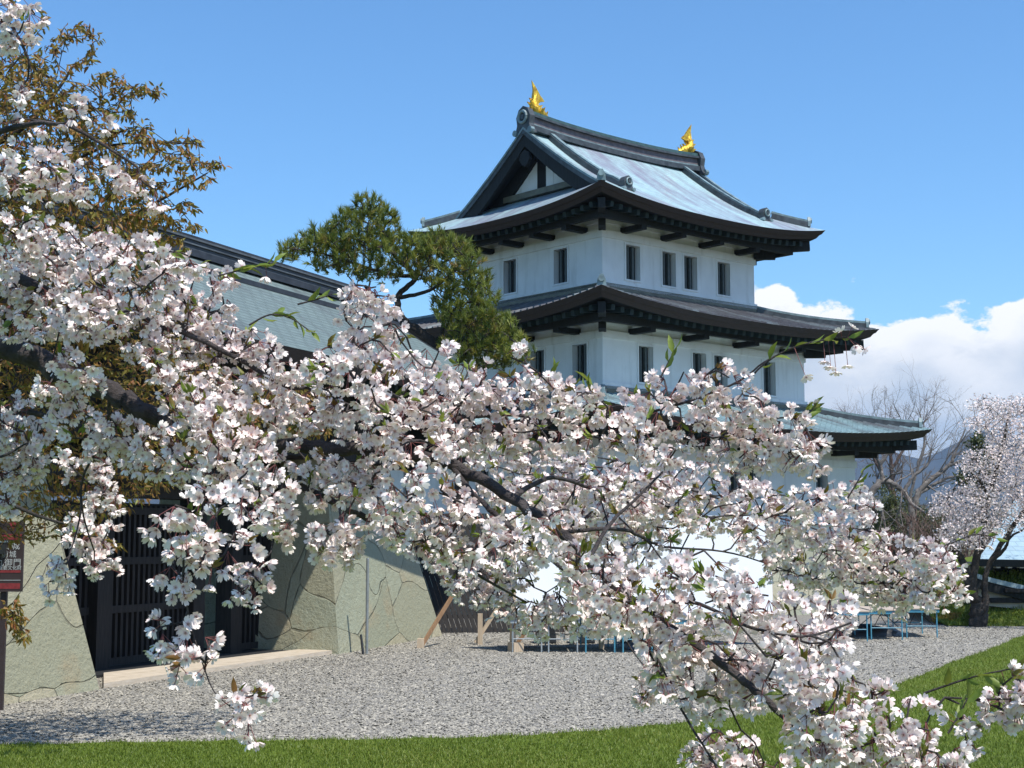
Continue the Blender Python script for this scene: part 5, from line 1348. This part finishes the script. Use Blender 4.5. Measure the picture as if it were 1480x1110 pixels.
# ------------------------------------------------------------------ bare trees, thicket, evergreens and shrubs behind
def bare_tree(label, base, limbs, seed, mat, twig_len, spread, n_tw, group=None):
    rg = np.random.default_rng(seed); o = tag(empty('bare_tree', tuple(base)), label, 'tree', group); sk = Skeleton(); ends = []
    for pts, rad in limbs: sk.bough(PP(pts), rad)
    tw = NB()
    def rec(p, d, L, r, lev):
        n = 4; pts = [p]; dd = d
        for k in range(n): dd = unit(dd + rg.normal(scale=.16, size=3) + np.array([0, 0, .05])); pts.append(pts[-1] + dd * L / n)
        V, F = tube_arrays(np.array(pts), np.linspace(r, r * .55, n + 1), 4 if lev > 1 else 6); tw.add(V, F)
        if lev >= 4: return
        for k in range(3 if lev < 3 else 4):
            j = rg.integers(1, n + 1); rec(pts[j], unit(dd + rg.normal(scale=.62, size=3) + np.array([0, 0, .22])), L * rg.uniform(.5, .72), r * .48, lev + 1)
    for b, (pts, r, n) in [(b, x[0]) for b, x in enumerate(sk.boughs)]:
        k = len(pts)
        for j in np.linspace(k * .35, k - 1, n_tw).astype(int):
            rec(pts[j], unit(unit(pts[min(k - 1, j + 1)] - pts[j - 1]) + rg.normal(scale=.6, size=3) + np.array([0, 0, .45])), twig_len * rg.uniform(.6, 1.1), max(.018, r[j] * .35), 1)
    for b in range(len(sk.boughs)): to_root(sk.wood(b, 'trunk' if b == 0 else 'limb', mat, None), o)
    to_root(tw.build('twigs', mat, None, smooth=True), o)


D1 = 66.
bare_tree('bare grey tree with an arching limb right beside the keep', P(1236, 850, D1) * (1, 1, 0), [
    ([(1236, 850, D1), (1245, 760, D1), (1258, 715, D1), (1275, 696, D1), (1292, 700, D1), (1306, 712, D1), (1318, 728, D1 - 1), (1336, 740, D1 - 2)], [.24, .20, .16, .13, .11, .085, .05]),
    ([(1275, 696, D1), (1272, 672, D1), (1258, 652, D1), (1246, 650, D1)], [.10, .08, .05, .03]), ([(1272, 672, D1), (1284, 655, D1), (1300, 640, D1), (1310, 610, D1)], [.10, .08, .05, .03]),
    ([(1306, 712, D1), (1318, 690, D1), (1340, 672, D1), (1345, 650, D1)], [.10, .08, .06, .03]), ([(1258, 715, D1), (1275, 740, D1 - .5), (1280, 770, D1 - .5)], [.09, .07, .05])], 11, M_BARKG, 1.8, .6, 7)
D2 = 72.
bare_tree('bare grey tree with forked rising limbs, standing in the brown thicket', P(1318, 850, D2) * (1, 1, 0), [
    ([(1318, 850, D2), (1318, 760, D2), (1326, 715, D2), (1350, 690, D2), (1372, 672, D2), (1380, 655, D2), (1395, 620, D2)], [.19, .17, .14, .11, .07, .03]),
    ([(1326, 715, D2), (1342, 705, D2), (1372, 690, D2), (1400, 690, D2), (1420, 694, D2)], [.10, .08, .05, .03]), ([(1372, 672, D2), (1395, 665, D2), (1425, 648, D2)], [.10, .08, .04]), ([(1318, 760, D2), (1316, 720, D2), (1325, 680, D2), (1336, 640, D2), (1335, 612, D2)], [.09, .08, .06, .03])], 23, M_BARKG, 1.8, .6, 8)
D3 = 80.
bare_tree('fine twigged bare tree whose crown shows over the lowest roof', P(1290, 850, D3) * (1, 1, 0), [
    ([(1290, 850, D3), (1292, 740, D3), (1288, 670, D3), (1280, 610, D3)], [.18, .15, .10, .04]), ([(1292, 720, D3), (1262, 660, D3), (1235, 615, D3)], [.11, .08, .03]), ([(1288, 680, D3), (1318, 630, D3), (1340, 605, D3)], [.09, .06, .03])], 31, M_TWIGB, 1.9, .6, 8)


def thicket(label, cat, name, mat, x0, x1, y0, y1, h, n, seed):
    rg = np.random.default_rng(seed); o = tag(empty(name, ((x0 + x1) / 2, (y0 + y1) / 2, 0)), label, cat); tw = NB()
    for k in range(n):
        p = np.array([rg.uniform(x0, x1), rg.uniform(y0, y1), 0]); d = unit(np.array([rg.normal(scale=.25), rg.normal(scale=.25), 1])); H = h * rg.uniform(.6, 1.1); pts = [p]
        for j in range(5): d = unit(d + rg.normal(scale=.12, size=3)); pts.append(pts[-1] + d * H / 5)
        V, F = tube_arrays(np.array(pts), np.linspace(.035, .012, 6), 3); tw.add(V, F)
        for j in range(9):
            q = np.array(pts[rg.integers(1, 6)]); dd = unit(np.array([rg.normal(scale=.7), rg.normal(scale=.7), 1])); e = q + dd * rg.uniform(.4, 1.1); V, F = tube_arrays(np.array([q, (q + e) / 2 + rg.normal(scale=.06, size=3), e]), [.014, .011, .007], 3); tw.add(V, F)
    to_root(tw.build('twigs', mat, None), o)


thicket('brown leafless thicket between the keep and the pink cherry tree', 'thicket', 'thicket', M_TWIGB, 15.5, 23.5, 57, 62, 3.5, 230, 5)


def leaf_mass(name, label, cat, c, r, n, size, mat, seed, trunk=True):
    rg = np.random.default_rng(seed); o = tag(empty(name, (c[0], c[1], 0)), label, cat); nb = NB()
    cl = [np.array(c) + np.array(r) * (unit(rg.normal(size=3)) * rg.uniform(.3, 1)) for _ in range(max(10, n // 180))]
    P_ = np.concatenate([q + rg.normal(scale=np.array(r) * .17, size=(n // len(cl), 3)) for q in cl]); m = len(P_); P_[:, 2] = np.maximum(P_[:, 2], .05)
    add_leaves(nb, P_, unit(rg.normal(size=(m, 3)) + np.array([0, 0, .4])), rg.uniform(.7, 1.3, m) * size, 0, rg.random(m)); to_root(nb.build('foliage', mat, None), o)
    tb = NB(); V, F = tube_arrays(np.array([(c[0], c[1], -.1), (c[0] + .1, c[1], c[2] * .5), (c[0], c[1], c[2])]), [.16 * min(1, r[2]), .12 * min(1, r[2]), .04], 8); tb.add(V, F); to_root(tb.build('trunk' if trunk else 'stem', M_BARKD, None, smooth=True), o)


leaf_mass('evergreen_tree', 'dark evergreen tree showing between bare limbs and pink blossom', 'tree', P(1416, 680, 68), (1.0, 1.0, 1.5), 2600, .20, M_DARKLEAF, 3)
leaf_mass('evergreen_tree', 'shadowy green evergreen tree under the arching bare limb', 'tree', P(1290, 745, 78), (1.5, 1.3, 1.9), 4200, .2, M_DARKLEAF, 4)
leaf_mass('evergreen_tree', 'low dark evergreen tree behind the thicket, next to the shrine', 'tree', P(1345, 770, 76), (2.0, 1.6, 1.4), 4200, .2, M_DARKLEAF, 6)
leaf_mass('shrub', 'green shrub at the right foot of the stone base', 'shrub', tuple(P(1378, 872, 44.5)), (.75, .5, .45), 2600, .10, M_DARKLEAF, 7, False)
leaf_mass('shrub', 'brownish low shrub in front of the green one, left of the dark trunk', 'shrub', tuple(P(1374, 893, 42.6)), (.62, .4, .26), 1900, .08, M_BRONZE, 8, False)
leaf_mass('shrub', 'small bright green shrub growing round the foot of the dark trunk', 'shrub', tuple(P(1404, 890, 41.6)), (.4, .35, .3), 900, .08, M_GRASS, 9, False)

# ------------------------------------------------------------------ air between here and the hills
mb = MB(); mb.bx(-5900, 5900, -60, 5200, -30, 420); hz = mb.build('haze', [], None); tag(hz, kind='stuff')
hm = bpy.data.materials.new('haze'); hm.use_nodes = True; hn = hm.node_tree
hn.nodes.remove(hn.nodes['Principled BSDF']); pv = hn.nodes.new('ShaderNodeVolumePrincipled')
pv.inputs['Color'].default_value = (.52, .72, 1, 1); pv.inputs['Density'].default_value = .000105; pv.inputs['Anisotropy'].default_value = .2
hn.links.new(pv.outputs[0], hn.nodes['Material Output'].inputs['Volume']); hz.data.materials.append(hm)
